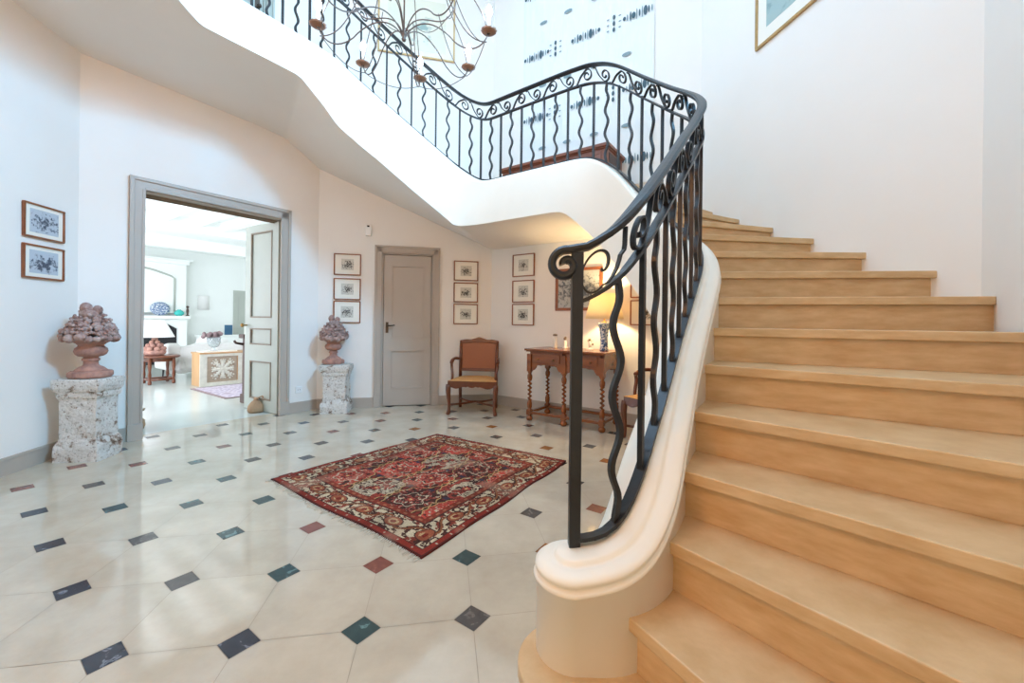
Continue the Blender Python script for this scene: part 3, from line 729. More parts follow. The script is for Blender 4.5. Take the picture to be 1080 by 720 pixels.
for i, (z0, z1) in enumerate(((1.690, 1.962), (1.378, 1.650), (1.083, 1.363))):
    picture(BC, .186, .507, z0, z1, 'framed_engraving', ('topmost small brown framed engraving between double doorway and grey door', 'middle small brown framed engraving between double doorway and grey door', 'lowest brown framed engraving partly behind the carved stone urn by the grey door')[i], gA)
for i, (z0, z1) in enumerate(((1.672, 1.940), (1.380, 1.645), (1.083, 1.358))):
    picture(BC, 1.693, 2.020, z0, z1, 'framed_engraving', ('topmost engraving of three stacked above the cane armchair', 'middle engraving of three stacked above the cane armchair', 'lowest engraving of three, hanging just over the cane armchair back')[i], gB)
for i, (z0, z1) in enumerate(((1.715, 2.008), (1.377, 1.666), (1.078, 1.358))):
    picture(CD, .365, .702, z0, z1, 'framed_engraving', ('topmost small engraving left of the grey framed picture over the console table', 'middle small engraving left of the newel post', 'lowest small engraving, just above the left end of the console table')[i], gC)
picture(CD, 1.955, 2.29, 1.40, 1.64, 'framed_engraving', 'small brown framed picture right of the lamp shade, upper of two', 'pictures right of the lamp')
picture(CD, 1.955, 2.29, 1.10, 1.375, 'framed_engraving', 'small brown framed picture right of the lamp shade, lower of two behind the balusters', 'pictures right of the lamp')
for i, (z0, z1) in enumerate(((1.700, 1.955), (1.398, 1.650))):
    picture(HA, 2.392, 2.720, z0, z1, 'framed_engraving', ('upper landscape engraving with brown frame on the left wall', 'lower landscape engraving with brown frame on the left wall, above the stone pedestal')[i], gD, pm='etchblue', mount=(.15, .16))
picture(CD, 1.015, 1.625, 1.265, 1.775, 'framed_picture', 'large bluish grey tree picture in a gilt wood frame over the console table', None, fw=.035, fm='frame', pm='grisaille', mount=(.055, .065))
picture(BC, .68, 1.665, 4.60, 5.45, 'framed_chart', 'large gilt framed pale green chart on the upper back wall behind the chandelier', None, fw=.02, fm='gilt', pm='map', mount=(.12, .10))
picture(DE, .735, 1.65, 3.385, 4.45, 'framed_landscape', 'gilt framed grey-green picture high on the wall above the stairs', None, fw=.022, fm='gilt', pm='mapdark', mount=(.12, .12))

# ------------------------------------------------------------------ textile hanging upstairs
hg = thing('wall_hanging', CD.at(1.35, 0, 2.65), CD.rz, 'long white textile hanging with rows of dark teal motifs on the upper wall', 'wall hanging')
b = MB(); nx = 60
pts = [(-.85 + 1.68 * i / nx, -.012 - .004 * math.sin(i * .7) - .003 * math.sin(i * 1.9)) for i in range(nx + 1)]
vs = [(x, y, z) for x, y in pts for z in (0, 3.3)]; b.add(vs, [(2 * i, 2 * i + 2, 2 * i + 3, 2 * i + 1) for i in range(nx)], 0, True)
vs = [(x, y + .003, z) for x, y in pts for z in (0, 3.3)]; b.add(vs, [(2 * i, 2 * i + 1, 2 * i + 3, 2 * i + 2) for i in range(nx)], 0, True); 
def blob(u, z, rx, rz, m=0, n=10, lim=(-.84, .82)):
    x = u - 1.35
    if x - rx < lim[0] or x + rx > lim[1]: return
    b.add([(x + rx * math.cos(2 * PI * i / n), -.022, z - 2.65 + rz * math.sin(2 * PI * i / n)) for i in range(n)], [tuple(range(n))], m)
def long_motif(u, z):
    for du, rx, rz, m in ((-.17, .022, .030, 0), (-.135, .010, .045, 1), (-.10, .012, .07, 0), (-.065, .028, .045, 0), (-.03, .008, .08, 1), (0, .012, .05, 0), (.03, .008, .08, 1), (.065, .028, .07, 0), (.10, .012, .05, 0), (.135, .010, .045, 1), (.17, .022, .030, 0)): blob(u + du, z, rx * .8, rz * .8, m + 1)
def dots_motif(u, z):
    for k in (-1, 0, 1):
        blob(u, z + .07 * k, .016, .028, 1)
        for e in (-.07, .07): blob(u + e, z + .065 * k, .016, .008, 2)
for row in range(5):
    z = 2.93 + row * .7925
    for u in (.70, 1.378, 2.02): long_motif(u, z)
    for u in (.975, 1.728): dots_motif(u, z)
    for u in (.80, 1.146, 1.50, 1.88):
        blob(u, z + .39, .055, .022, 2)
b.build('cloth', [M['linen'], M['motif'], M['motifpale']], hg)

# wooden chest on the landing
ch = thing('chest', CD.at(1.20, .285, ZL), CD.rz, 'low reddish wooden chest standing on the stair landing below the hanging', 'chest')
b = MB(); b.box(-.66, .66, -.22, .22, .06, .41); b.build('body', M['redwood'], ch, bevel=.004)
b = MB(); b.box(-.69, .69, -.25, .24, .41, .445); b.box(-.675, .675, -.235, .23, .395, .41); b.build('lid', M['redwood'], ch, bevel=.006)
for x in (-.42, 0, .42):
    b = MB(); q = .15
    b.box(x - .18, x + .18, -.228, -.22, .10, .12); b.box(x - .18, x + .18, -.228, -.22, .35, .37); b.box(x - .18, x - .165, -.228, -.22, .10, .37); b.box(x + .165, x + .18, -.228, -.22, .10, .37); b.build('front_panel', M['redwood'], ch)
b = MB(); b.box(.66, .666, -.16, .16, .11, .37); b.build('side_panel', M['darkwood'], ch, bevel=.003)
b = MB(); b.box(-.68, .68, -.235, .23, 0, .07); b.build('plinth', M['redwood'], ch, bevel=.004)

# ------------------------------------------------------------------ carved urns on pedestals
def stone_pedestal(name, loc, rz, hw, hd, H, label):
    t = thing(name, loc, rz, label, 'pedestal', 'whitewashed stone pedestals')
    prof = [(1.0, 0), (1.0, .10), (.98, .125), (.90, .155), (.84, .175), (.84, .47), (.86, .485), (.93, .50), (.95, .52), (.93, .535), (1.0, .55), (1.05, .575), (1.07, .60), (1.07, .632), (1.03, .640)]
    prof = [(f, z * H / .640) for f, z in prof]
    parts = {'base': prof[:5], 'shaft': prof[4:7], 'capital': prof[6:]}
    rnd = random.Random(7)
    for nm, pr in parts.items():
        b = MB(); fine = []
        for (f0, z0), (f1, z1) in zip(pr[:-1], pr[1:]):
            k = max(1, int((z1 - z0) / .02))
            for i in range(k): fine.append((f0 + (f1 - f0) * i / k, z0 + (z1 - z0) * i / k))
        fine.append(pr[-1]); n = 16; vs = []
        from mathutils import noise
        for f, z in fine:
            for side in range(4):
                for i in range(n):
                    q = -1 + 2 * i / n; x, y = ((q, -1), (1, q), (-q, 1), (-1, -q))[side]
                    p = Vector((x * hw * f, y * hd * f, z)); ns = noise.noise_vector(p * 22) * .006 + noise.noise_vector(p * 60) * .004
                    if z <= .001: ns.z = abs(ns.z) * 0
                    c_ = max(abs(x) + abs(y) - 1.90, 0) * .05; p.x -= math.copysign(c_, x) * hw * 2; p.y -= math.copysign(c_, y) * hd * 2
                    vs.append(p + ns)
        m = 4 * n; fs = [(i * m + j, i * m + (j + 1) % m, (i + 1) * m + (j + 1) % m, (i + 1) * m + j) for i in range(len(fine) - 1) for j in range(m)]
        fs.append(tuple(range((len(fine) - 1) * m, len(fine) * m))); b.add(vs, fs, 0, False); b.build(nm, M['stone'], t)
    return t
def fruit_urn(loc, rz, H, label, seed):
    t = thing('stone_urn', loc, rz, label, 'urn', 'carved terracotta urns'); k = H / .60
    b = MB(); b.x = Matrix.Scale(k, 4)
    b.lathe([(0, 0), (.150, 0), (.158, .012), (.156, .040), (.145, .048), (0, .048)], 10, m=0, smooth=False); b.build('plinth', M['terra'], t)
    b = MB(); b.x = Matrix.Scale(k, 4); b.lathe([(.110, .048), (.112, .056), (.100, .066), (.085, .078), (.060, .090), (.052, .10), (.050, .125), (.060, .130), (.064, .140), (.058, .148), (.050, .152), (.052, .160)], 28); b.build('foot', M['terra'], t)
    b = MB(); b.x = Matrix.Scale(k, 4)
    b.lathe([(.052, .160), (.080, .166), (.104, .182), (.114, .205), (.108, .228), (.092, .242), (.086, .252), (.100, .266), (.135, .284), (.160, .296), (.170, .304), (.150, .312), (0, .315)], 48, mod=lambda th, z: 1 + (.035 * abs(math.sin(th * 7)) if .165 < z < .24 else 0)); b.build('bowl', M['terra'], t)
    rnd = random.Random(seed); b = MB(); b.x = Matrix.Scale(k, 4)
    from mathutils import noise
    for lvl, (zr, rr, cnt, sz) in enumerate(((.312, .178, 20, .036), (.345, .160, 18, .037), (.378, .138, 15, .038), (.412, .112, 12, .039), (.446, .085, 9, .040), (.480, .055, 6, .042), (.510, .028, 3, .044), (.395, .04, 4, .06))):
        for i in range(cnt):
            a = 2 * PI * (i + .5 * (lvl % 2)) / cnt + rnd.uniform(-.12, .12); r = rr * rnd.uniform(.88, 1.08); s_ = sz * rnd.uniform(.75, 1.15)
            e = Matrix.Rotation(rnd.uniform(0, 3), 3, 'Z') @ Matrix.Rotation(rnd.uniform(-.6, .6), 3, 'X'); sc = rnd.choice([(1.15, 1.05, .72), (1.35, .8, .6), (1, .95, .95), (.8, .8, .75)])
            b.ball((r * math.cos(a), r * math.sin(a), zr + rnd.uniform(-.012, .012)), s_, sc, 10, rot=e)
            if rnd.random() < .85:                              # leaves and berries
                for q in range(4): b.ball(((r + .02) * math.cos(a + .12 * q - .2), (r + .02) * math.sin(a + .12 * q - .2), zr + .03 + rnd.uniform(-.03, .02)), .016 * rnd.uniform(.7, 1.2), (1, 1, .8), 6)
    b.ball((-.035, -.01, .548), .045, (1, 1, 1), 12); b.ball((.05, -.01, .535), .038, (1, 1, 1), 12); b.ball((.005, -.045, .50), .055, (1.2, .9, .7), 12)
    for q in range(len(b.v)): b.v[q] = b.v[q] + noise.noise_vector(b.v[q] * 30) * .004
    b.build('carved_fruit', M['fruit'], t)
    return t
stone_pedestal('stone_pedestal', (-3.355, 3.253, 0), R(8), .152, .125, .632, 'flaking whitewashed stone pedestal under the urn left of the double doorway')
fruit_urn((-3.365, 3.27, .638), R(20), .60, 'carved terracotta urn heaped with stone fruit left of the double doorway', 3)
stone_pedestal('stone_pedestal', (-2.135, 5.00, 0), R(8), .155, .135, .580, 'narrow whitewashed stone pedestal between the double doorway and grey door')
fruit_urn((-2.185, 5.01, .586), R(50), .60, 'carved terracotta urn heaped with stone flowers between the doorway and grey door', 8)
bpy.data.objects['stone_urn'].scale = (.86, .86, 1.0); bpy.data.objects['stone_urn.001'].scale = (.84, .76, 1.0)

# ------------------------------------------------------------------ cane armchairs
def bez(p0, p1, p2, p3, n=10):
    p0, p1, p2, p3 = map(Vector, (p0, p1, p2, p3)); return [p0 * (1 - t) ** 3 + p1 * 3 * t * (1 - t) ** 2 + p2 * 3 * t * t * (1 - t) + p3 * t ** 3 for t in [i / n for i in range(n + 1)]]
def armchair():
    t = thing('armchair', (0, 0, 0), 0)          # local: front is -y
    w, wb, d = .285, .235, .215
    for sx in (-1, 1):                             # cabriole front legs, straight raked back legs
        b = MB(); b.tube(bez((sx * w, -d, .36), (sx * (w + .012), -d - .03, .22), (sx * (w - .035), -d + .008, .12), (sx * (w + .004), -d - .012, .0), 14), [.030, .031, .031, .030, .028, .026, .024, .022, .020, .019, .019, .019, .021, .024, .022], 10); b.build('leg', M['wood'], t)
        b = MB(); b.tube([(sx * wb, d + .03, 0), (sx * wb, d + .012, .2), (sx * wb, d, .40)], [.020, .021, .023], 8); b.build('leg', M['wood'], t)
        b = MB(); b.tube([(sx * wb, d, .38), (sx * (wb + .004), d + .03, .65), (sx * (wb + .006), d + .065, .865)], [.022, .021, .019], 8); b.build('back_post', M['wood'], t)
        b = MB(); a = bez((sx * (wb + .004), d + .02, .625), (sx * (wb + .05), d - .08, .66), (sx * (w + .0), d - .22, .66), (sx * (w + .002), d - .285, .605), 12); b.tube(a, [.014, .016, .017, .018, .018, .018, .018, .018, .019, .021, .023, .024, .020], 8)
        b.tube(bez((sx * (w - .002), -d + .145, .605), (sx * (w + .015), -d + .20, .54), (sx * (w - .03), -d + .10, .48), (sx * (w - .012), -d + .13, .40), 10), .017, 8); b.build('arm', M['wood'], t)
    # seat rails with a shaped apron
    ap = [(-w, .36)] + [(-w + 2 * w * i / 24, .335 - .022 * abs(math.sin(PI * i / 8)) ** 2 + (.014 if 10 <= i <= 14 else 0)) for i in range(25)] + [(w, .36), (w, .405), (-w, .405)]
    b = MB(); b.prism_y(ap, -d - .018, -d + .015); b.prism_y([(-wb, .34), (wb, .34), (wb, .405), (-wb, .405)], d - .015, d + .015)
    for sx in (-1, 1): b.add([(sx * w - .012, -d, .335), (sx * w + .012, -d, .335), (sx * wb + .012, d, .335), (sx * wb - .012, d, .335), (sx * w - .012, -d, .405), (sx * w + .012, -d, .405), (sx * wb + .012, d, .405), (sx * wb - .012, d, .405)], [(0, 1, 2, 3), (4, 7, 6, 5), (0, 4, 5, 1), (1, 5, 6, 2), (2, 6, 7, 3), (3, 7, 4, 0)])
    b.build('seat_frame', M['wood'], t, bevel=.004)
    b = MB(); n = 12; vs = []; fs = []
    for j in range(n + 1):
        for i in range(n + 1):
            v = j / n; u = -1 + 2 * i / n; ww = (w + .012) * (1 - v) + (wb + .0) * v; dome = .032 * (1 - u ** 4) * (1 - (2 * v - 1) ** 4)
            vs.append((u * ww, -d - .022 + v * (2 * d + .01), .405 + dome))
    k = n + 1; fs = [(j * k + i, j * k + i + 1, (j + 1) * k + i + 1, (j + 1) * k + i) for j in range(n) for i in range(n)]; b.add(vs, fs, 0, True); b.build('seat', M['cushion'], t)
    # shaped back: crest, lower rail, cane
    cr = []; N_ = 28
    for i in range(N_ + 1):
        u = -1 + 2 * i / N_; cr.append((u * (wb + .018), .875 + .030 * (1 - u * u) + .014 * math.exp(-(u / .16) ** 2) - .010 * math.exp(-((abs(u) - .45) / .16) ** 2)))
    lo = [(-u * (wb - .01), .835 + .018 * (1 - u * u)) for u in [-1 + 2 * i / N_ for i in range(N_ + 1)]]
    lo_desc = sorted(lo, key=lambda p: -p[0])
    tilt = Matrix.Translation((0, d, .40)) @ Matrix.Rotation(R(-8), 4, 'X') @ Matrix.Translation((0, -d, -.40))
    b = MB(); b.x = tilt; b.prism_y(cr + lo, d - .016, d + .016); b.build('crest_rail', M['wood'], t, bevel=.004)
    b = MB(); b.x = tilt; b.prism_y([(-wb, .475), (wb, .475), (wb, .515), (-wb, .515)], d - .013, d + .013); b.build('back_rail', M['wood'], t, bevel=.003)
    b = MB(); b.x = tilt; b.prism_y([(-wb + .005, .505), (wb - .005, .505)] + lo_desc, d - .004, d + .004); b.build('cane_back', M['cane'], t)
    for sx in (-1, 1):                             # X stretcher
        b = MB(); b.tube(bez((sx * (w - .004), -d + .01, .115), (sx * .12, -.08, .105), (sx * .05, 0, .115), (0, 0.01, .12), 8) + bez((0, .01, .12), (-sx * .05, .02, .115), (-sx * .12, .1, .105), (-sx * wb, d + .015, .12), 8)[1:], .013, 8); b.build('stretcher', M['wood'], t)
    return t
ac = armchair(); ac.location = (-.452, 5.105, 0); ac.rotation_euler = (0, 0, R(-5)); ac.scale = (1, 1, 1.0)
tag(ac, 'carved walnut armchair with cane back and tan cushion below three engravings', 'armchair', 'cane armchairs')
a2 = copy_tree(ac); a2.location = (1.45, 3.885, 0); a2.rotation_euler = (0, 0, R(-58))
tag(a2, 'carved walnut armchair mostly hidden behind the stair string, right of the console table', 'armchair', 'cane armchairs')

# ------------------------------------------------------------------ console table
ct = thing('console_table', (.69, 4.605, 0), R(-34), 'honey brown console table with barley twist legs and two drawers', 'table')
TW, TD, TT = .435, .21, .82
def twist_leg(x, y, name='leg'):
    b = MB()
    b.lathe([(0, 0), (.026, 0), (.036, .014), (.038, .03), (.032, .046), (.020, .056), (.020, .062)], 14, (x, y, 0)); b.box(x - .026, x + .026, y - .026, y + .026, .062, .125)
    b.lathe([(.026, .125), (.018, .135), (.027, .150), (.028, .20), (.018, .23)], 14, (x, y, 0))
    n = 60; pts = []; z0, z1 = .225, .46                       # barley twist
    ring = 10; vs = []
    for i in range(n + 1):
        z = z0 + (z1 - z0) * i / n; a = 2 * PI * 5 * i / n
        for j in range(ring):
            th = 2 * PI * j / ring; vs.append((x + .010 * math.cos(a) + .017 * math.cos(th), y + .010 * math.sin(a) + .017 * math.sin(th), z))
    b.add(vs, [(i * ring + j, i * ring + (j + 1) % ring, (i + 1) * ring + (j + 1) % ring, (i + 1) * ring + j) for i in range(n) for j in range(ring)], 0, True)
    b.lathe([(.018, .455), (.028, .475), (.029, .51), (.018, .535), (.026, .550), (.026, .565)], 14, (x, y, 0)); b.box(x - .026, x + .026, y - .026, y + .026, .56, .76)
    return b.build(name, M['woodx'], ct)
for x in (-TW, .0, TW): twist_leg(x, -TD)
for x in (-TW, TW): twist_leg(x, TD)
b = MB(); b.box(-TW - .05, TW + .05, -TD - .05, TD + .055, .797, .82); b.box(-TW - .035, TW + .035, -TD - .036, TD + .04, .785, .797); b.build('top', M['woodx'], ct, bevel=.005)
def arch_apron(x0, x1):
    pts = [(x0, .785), (x0, .565)]; L = x1 - x0
    for t, z in ((.0, .565), (.10, .58), (.16, .61), (.17, .625), (.24, .635), (.32, .632), (.40, .64), (.5, .643), (.60, .64), (.68, .632), (.76, .635), (.83, .625), (.84, .61), (.90, .58), (1., .565)): pts.append((x0 + L * t, z))
    return pts[:1] + pts[2:] + [(x1, .785)]
b = MB()
for x0, x1 in ((-TW + .02, -.02), (.02, TW - .02)): b.prism_y(arch_apron(x0, x1), -TD - .010, -TD + .012)
b.box(-TW, TW, TD - .012, TD + .012, .60, .785)
for x in (-TW, TW): b.add([(x - .012, p, z) for p, z in [(-TD + .02 + (2 * TD - .04) * i / 10, .59 + .045 * math.sin(PI * i / 10)) for i in range(11)] + [(TD - .02, .785), (-TD + .02, .785)]] + [(x + .012, p, z) for p, z in [(-TD + .02 + (2 * TD - .04) * i / 10, .59 + .045 * math.sin(PI * i / 10)) for i in range(11)] + [(TD - .02, .785), (-TD + .02, .785)]],
    [tuple(range(13)), tuple(range(13, 26))[::-1]] + [(i, 13 + i, 13 + (i + 1) % 13, (i + 1) % 13) for i in range(13)])
b.build('apron', M['woodx'], ct)
for x0, x1 in ((-TW + .05, -.05), (.05, TW - .05)):
    dr = MB(); dr.box(x0, x1, -TD - .020, -TD - .008, .665, .765); dro = dr.build('drawer', M['woodx'], ct, bevel=.004)
    for x in (x0 + .07, x1 - .07):
        kb = MB(); kb.tube([(x, -TD - .018, .705), (x, -TD - .03, .705)], .006, 8); kb.ball((x, -TD - .036, .705), .010, n=10); kb.build('knob', M['brass'], dro)
for p0, p1 in (((-TW, -TD), (TW, -TD)), ((-TW, TD), (TW, TD)), ((-TW, -TD), (-TW, TD)), ((TW, -TD), (TW, TD))):
    b = MB(); hw = .022 if p0[1] == p1[1] else .018
    if p0[1] == p1[1]: b.box(p0[0], p1[0], p0[1] - hw, p0[1] + hw, .078, .108)
    else: b.box(p0[0] - hw, p0[0] + hw, p0[1], p1[1], .078, .108)
    b.build('stretcher', M['woodx'], ct, bevel=.003)
ctM = Matrix.Translation((.69, 4.605, 0)) @ Matrix.Rotation(R(-34), 4, 'Z')
def on_table(x, y): p = ctM @ Vector((x, y, .8202)); return tuple(p)
# lamp
lx, ly = .358, .02
lm = thing('table_lamp', on_table(lx, ly), 0, 'lit table lamp with blue and white porcelain base and cream shade on the console', 'lamp')
b = MB(); b.lathe([(0, 0), (.046, 0), (.048, .012), (.043, .03), (.039, .09), (.040, .14), (.046, .20), (.058, .255), (.074, .296), (.072, .302), (.050, .302), (0, .296)], 28); b.build('vase_base', M['porcelain'], lm)
b = MB(); b.lathe([(.030, .30), (.030, .312), (.008, .318), (.008, .36), (.016, .362), (.016, .40), (0, .40)], 14); b.build('neck', M['brass'], lm)
b = MB(); b.lathe([(.205, .345), (.135, .615)], 40); b.lathe([(.203, .345), (.133, .615)], 40)
b.lathe([(.205, .345), (.203, .345)], 40); b.build('lamp_shade', M['litshade'], lm)
b = MB(); b.ball((0, 0, .44), .028, (1, 1, 1.2), 14); b.build('bulb', emit('warm_lamp_bulb', (1, .72, .38, 1), 30), lm)
p = on_table(lx, ly); point('console_lamp_light', (p[0], p[1], p[2] + .515), 26, (1, .58, .24), .03)
# three little figurines
def figurine(kind, x, y, label):
    t = thing('figurine', on_table(x, y), 0, label, 'figurine', 'small ceramic figures on the console table')
    b = MB()
    if kind == 0: b.lathe([(0, 0), (.028, 0), (.030, .01), (.026, .05), (.028, .09), (.020, .115), (.012, .125), (.012, .145), (0, .146)], 16); b.build('body', M['glaze'], t); q = MB(); q.lathe([(.012, .140), (.026, .142), (.028, .155), (.018, .165), (0, .168)], 14); q.build('hat', M['patina'], t)
    elif kind == 1: b.lathe([(0, 0), (.032, 0), (.032, .012), (.018, .03), (.022, .07), (.014, .095), (0, .10)], 16); b.build('body', M['glaze'], t); q = MB(); q.ball((0, 0, .112), .018, (1, 1, 1.1), 10); q.ball((.006, 0, .125), .014, n=8); q.build('head', M['patina'], t)
    else:
        b.lathe([(0, 0), (.042, 0), (.042, .008), (.014, .016), (.010, .03)], 16); b.ball((0, 0, .055), .024, (.8, .7, 1.5), 12); b.tube([(.004, 0, .08), (.022, .0, .10), (.036, 0, .125)], .007, 8); b.tube([(-.004, 0, .08), (-.022, 0, .095), (-.03, 0, .118)], .007, 8); b.build('body', M['glaze'], t)
        q = MB(); q.ball((-.004, -.004, .112), .017, n=10); q.ball((.03, 0, .06), .012, n=8); q.build('head', M['patina'], t)
    return t
figurine(0, -.27, .08, 'white ceramic figurine with brown hat, leftmost on the console table')
figurine(1, -.15, .10, 'short white figurine beside the newel post on the console table')
figurine(2, .17, .08, 'white and brown dancing figurine next to the lamp base on the console')

# ------------------------------------------------------------------ rug
def make_rug():
    c00, c10, c11, c01 = [np.array(p) for p in ((-1.66, 2.82), (-.41, 1.915), (.455, 3.28), (-.72, 4.03))]
    nu, nv = 300, 320
    U, V = np.meshgrid((np.arange(nu) + .5) / nu, (np.arange(nv) + .5) / nv)
    X, Y = U * 1.55, V * 1.62; rs = np.random.RandomState(5)
    def vnoise(x, y, f, seed):
        r = np.random.RandomState(seed).rand(64, 64); xi, yi = x * f, y * f; x0, y0 = np.floor(xi).astype(int), np.floor(yi).astype(int); fx, fy = xi - x0, yi - y0; fx = fx * fx * (3 - 2 * fx); fy = fy * fy * (3 - 2 * fy)
        g = lambda a, c: r[a % 64, c % 64]
        return (g(x0, y0) * (1 - fx) + g(x0 + 1, y0) * fx) * (1 - fy) + (g(x0, y0 + 1) * (1 - fx) + g(x0 + 1, y0 + 1) * fx) * fy
    L = lambda r, g, b_: np.array(srgb(r, g, b_)[:3])
    red, dred, cream, brown, rust, navy, gold, pink = L(156, 62, 48), L(112, 40, 32), L(206, 190, 160), L(66, 40, 34), L(150, 80, 50), L(58, 50, 62), L(186, 150, 98), L(186, 104, 88)
    col = np.zeros((nv, nu, 3)); D = np.minimum(np.minimum(X, 1.55 - X), np.minimum(Y, 1.62 - Y))
    # field: staggered ogival lattice
    pw, ph = .34, .33
    fx = X - .25 + .06; fy = Y - .27 + .05
    row = np.floor(fy / ph); ox = (row % 2) * pw / 2; fxx = (fx + ox) / pw; cxi = np.floor(fxx); a = fxx - cxi - .5; bb = fy / ph - row - .5
    half = .5 - .16 * np.abs(bb * 2) ** 2.2 + .02 * np.cos(10 * PI * bb); e = np.abs(a) - half
    idx = ((cxi + 2 * row) % 4).astype(int)
    base = np.array([red, L(168, 150, 124), dred, L(176, 66, 52)])[idx]
    n1 = vnoise(X, Y, 22, 1); n2 = vnoise(X, Y, 48, 2); n3 = vnoise(X, Y, 80, 3); n4 = vnoise(X, Y, 34, 21)
    col[:] = base
    def put(mask, c): col[mask] = c
    isc = idx == 1
    put(np.abs(n4 - .5) < .055, brown); put(~isc & (np.abs(n2 - .45) < .04), pink * .8); put(n3 > .78, cream * .7); put(isc & (n1 > .60), L(140, 58, 46)); put(isc & (np.abs(n2 - .5) < .08), brown); put((idx == 2) & (n2 > .52), brown); put(~isc & (n1 < .22), brown)
    ang = np.arctan2(bb * ph, a * pw); r2 = np.sqrt((a * pw) ** 2 + (bb * ph) ** 2); petals = np.cos(ang * 6)
    put((r2 < .040 + .012 * petals), brown); put(r2 < .028 + .008 * petals, L(150, 62, 50)); put(r2 < .012, gold)
    put((r2 > .088 + .014 * petals) & (r2 < .096 + .014 * petals), cream * .75)
    put((e > -.035) & (e < -.008), gold * .9); put(e >= -.008, brown); put((e >= .03) & (n2 > .45), L(120, 48, 40)); put((np.abs(a) > .44) & (np.abs(bb) > .40), navy)
    # borders
    def band(d0, d1, c): m = (D >= d0) & (D < d1); col[m] = c; return m
    along = np.where((X < Y) & (X < 1.62 - Y), Y, np.where((Y <= X) & (Y < 1.55 - X), X, np.where(1.55 - X < 1.62 - Y, Y, X)))
    band(.212, .252, L(122, 52, 38)); m = (D > .222) & (D < .240) & (np.abs((along * 16 % 1) - .5) < .22); put(m, L(150, 92, 66))
    band(.204, .212, brown); m = band(.048, .204, L(186, 168, 138))
    t = along * (2 * PI / .26); dd = (D - .126) / .078; nb = vnoise(X, Y, 30, 7); nc = vnoise(X, Y, 52, 8); nd = vnoise(X, Y, 24, 9)
    put(m & (np.abs(nd - .5) < .16), brown); put(m & (nb > .62), L(118, 52, 40)); put(m & (np.abs(nc - .5) < .05), L(186, 168, 138)); put(m & (np.abs(dd - .5 * np.sin(t)) < .10), L(126, 76, 46)); put(m & (np.abs(dd - .5 * np.sin(t) - .16) < .05), brown)
    ro = np.sqrt(((((along) % .26) - .13) / 1.5) ** 2 + (D - .126) ** 2); put(m & (ro < .046), brown); put(m & (ro < .040), L(138, 74, 50)); put(m & (ro < .026) & (n2 > .4), L(176, 146, 104)); put(m & (ro < .014), dred)
    band(.040, .048, brown); band(.008, .040, L(126, 46, 36)); m = (D > .018) & (D < .030) & ((along * 9 % 1) < .10); put(m, cream * .6); band(0, .008, L(74, 36, 30))
    wear = vnoise(X, Y, 7, 11); col *= (.74 + .40 * vnoise(X, Y, 12, 12))[..., None]; w = np.clip((wear - .74) * 2.0, 0, .30)[..., None]; col[:] = col * (1 - w) + L(178, 142, 118) * w
    col *= (.80 + .36 * rs.rand(nv, nu))[..., None]
    # mesh
    gu, gv = np.meshgrid(np.linspace(0, 1, nu + 1), np.linspace(0, 1, nv + 1))
    P = ((1 - gu) * (1 - gv))[..., None] * c00 + (gu * (1 - gv))[..., None] * c10 + (gu * gv)[..., None] * c11 + ((1 - gu) * gv)[..., None] * c01
    wob = .012 * np.sin(gu * 9 + 1) * (1 - gv) + .008 * np.sin(gv * 13) * gu
    P[..., 1] += wob; P[..., 0] += .006 * np.sin(gv * 17)
    Z = np.full(gu.shape, .0095) + .0012 * np.sin(gu * 21 + gv * 5)
    O = np.array([-.58, 3.01]); top = np.dstack([P - O, Z]).reshape(-1, 3); k = nu + 1
    idxs = np.arange((nu + 1) * (nv + 1)).reshape(nv + 1, nu + 1)
    q = np.stack([idxs[:-1, :-1], idxs[:-1, 1:], idxs[1:, 1:], idxs[1:, :-1]], -1).reshape(-1, 4)
    rim = np.concatenate([idxs[0, :], idxs[1:, -1], idxs[-1, -2::-1], idxs[-2:0:-1, 0]]); low = top[rim].copy(); low[:, 2] = .0005; n0 = len(top)
    faces = q.tolist() + [[int(rim[i]), n0 + i, n0 + (i + 1) % len(rim), int(rim[(i + 1) % len(rim)])] for i in range(len(rim))]
    me = bpy.data.meshes.new('pile'); me.from_pydata(np.concatenate([top, low]).tolist(), [], faces)
    at = me.color_attributes.new('dye', 'FLOAT_COLOR', 'CORNER'); cc_ = np.ones((len(me.loops), 4)); cc_[:len(q) * 4, :3] = np.repeat(col.reshape(-1, 3), 4, axis=0); cc_[len(q) * 4:, :3] = L(96, 40, 32); at.data.foreach_set('color', cc_.ravel())
    me.materials.append(M['rug']); t = thing('rug', (O[0], O[1], 0), 0, 'worn red Persian rug with cream patterned border lying on the tiled floor', 'rug')
    ob = bpy.data.objects.new('pile', me); C.objects.link(ob); ob.parent = t
    for e in (0, 1):                                    # fringe along the two short ends
        b = MB(); rnd = random.Random(6 + e)
        row_ = P[0] if e == 0 else P[-1]; nrm = unit(np.array([-.9, -1.25])) * (1 if e == 0 else -1)
        for i in range(0, nu, 2):
            p = row_[i] + (row_[i + 1] - row_[i]) * rnd.random() - O; L_ = rnd.uniform(.012, .045) * (1.0 if rnd.random() < .8 else .3); sk = np.array([nrm[1], -nrm[0]]) * rnd.uniform(-.02, .02)
            b.tube([(p[0], p[1], .005), (*(p + nrm * L_ * .6 + sk * .4), .003), (*(p + nrm * L_ + sk), .0022)], [.0022, .0018, .0012], 4)
        b.build('fringe', M['fringe'], t)['kind'] = 'stuff'
make_rug()

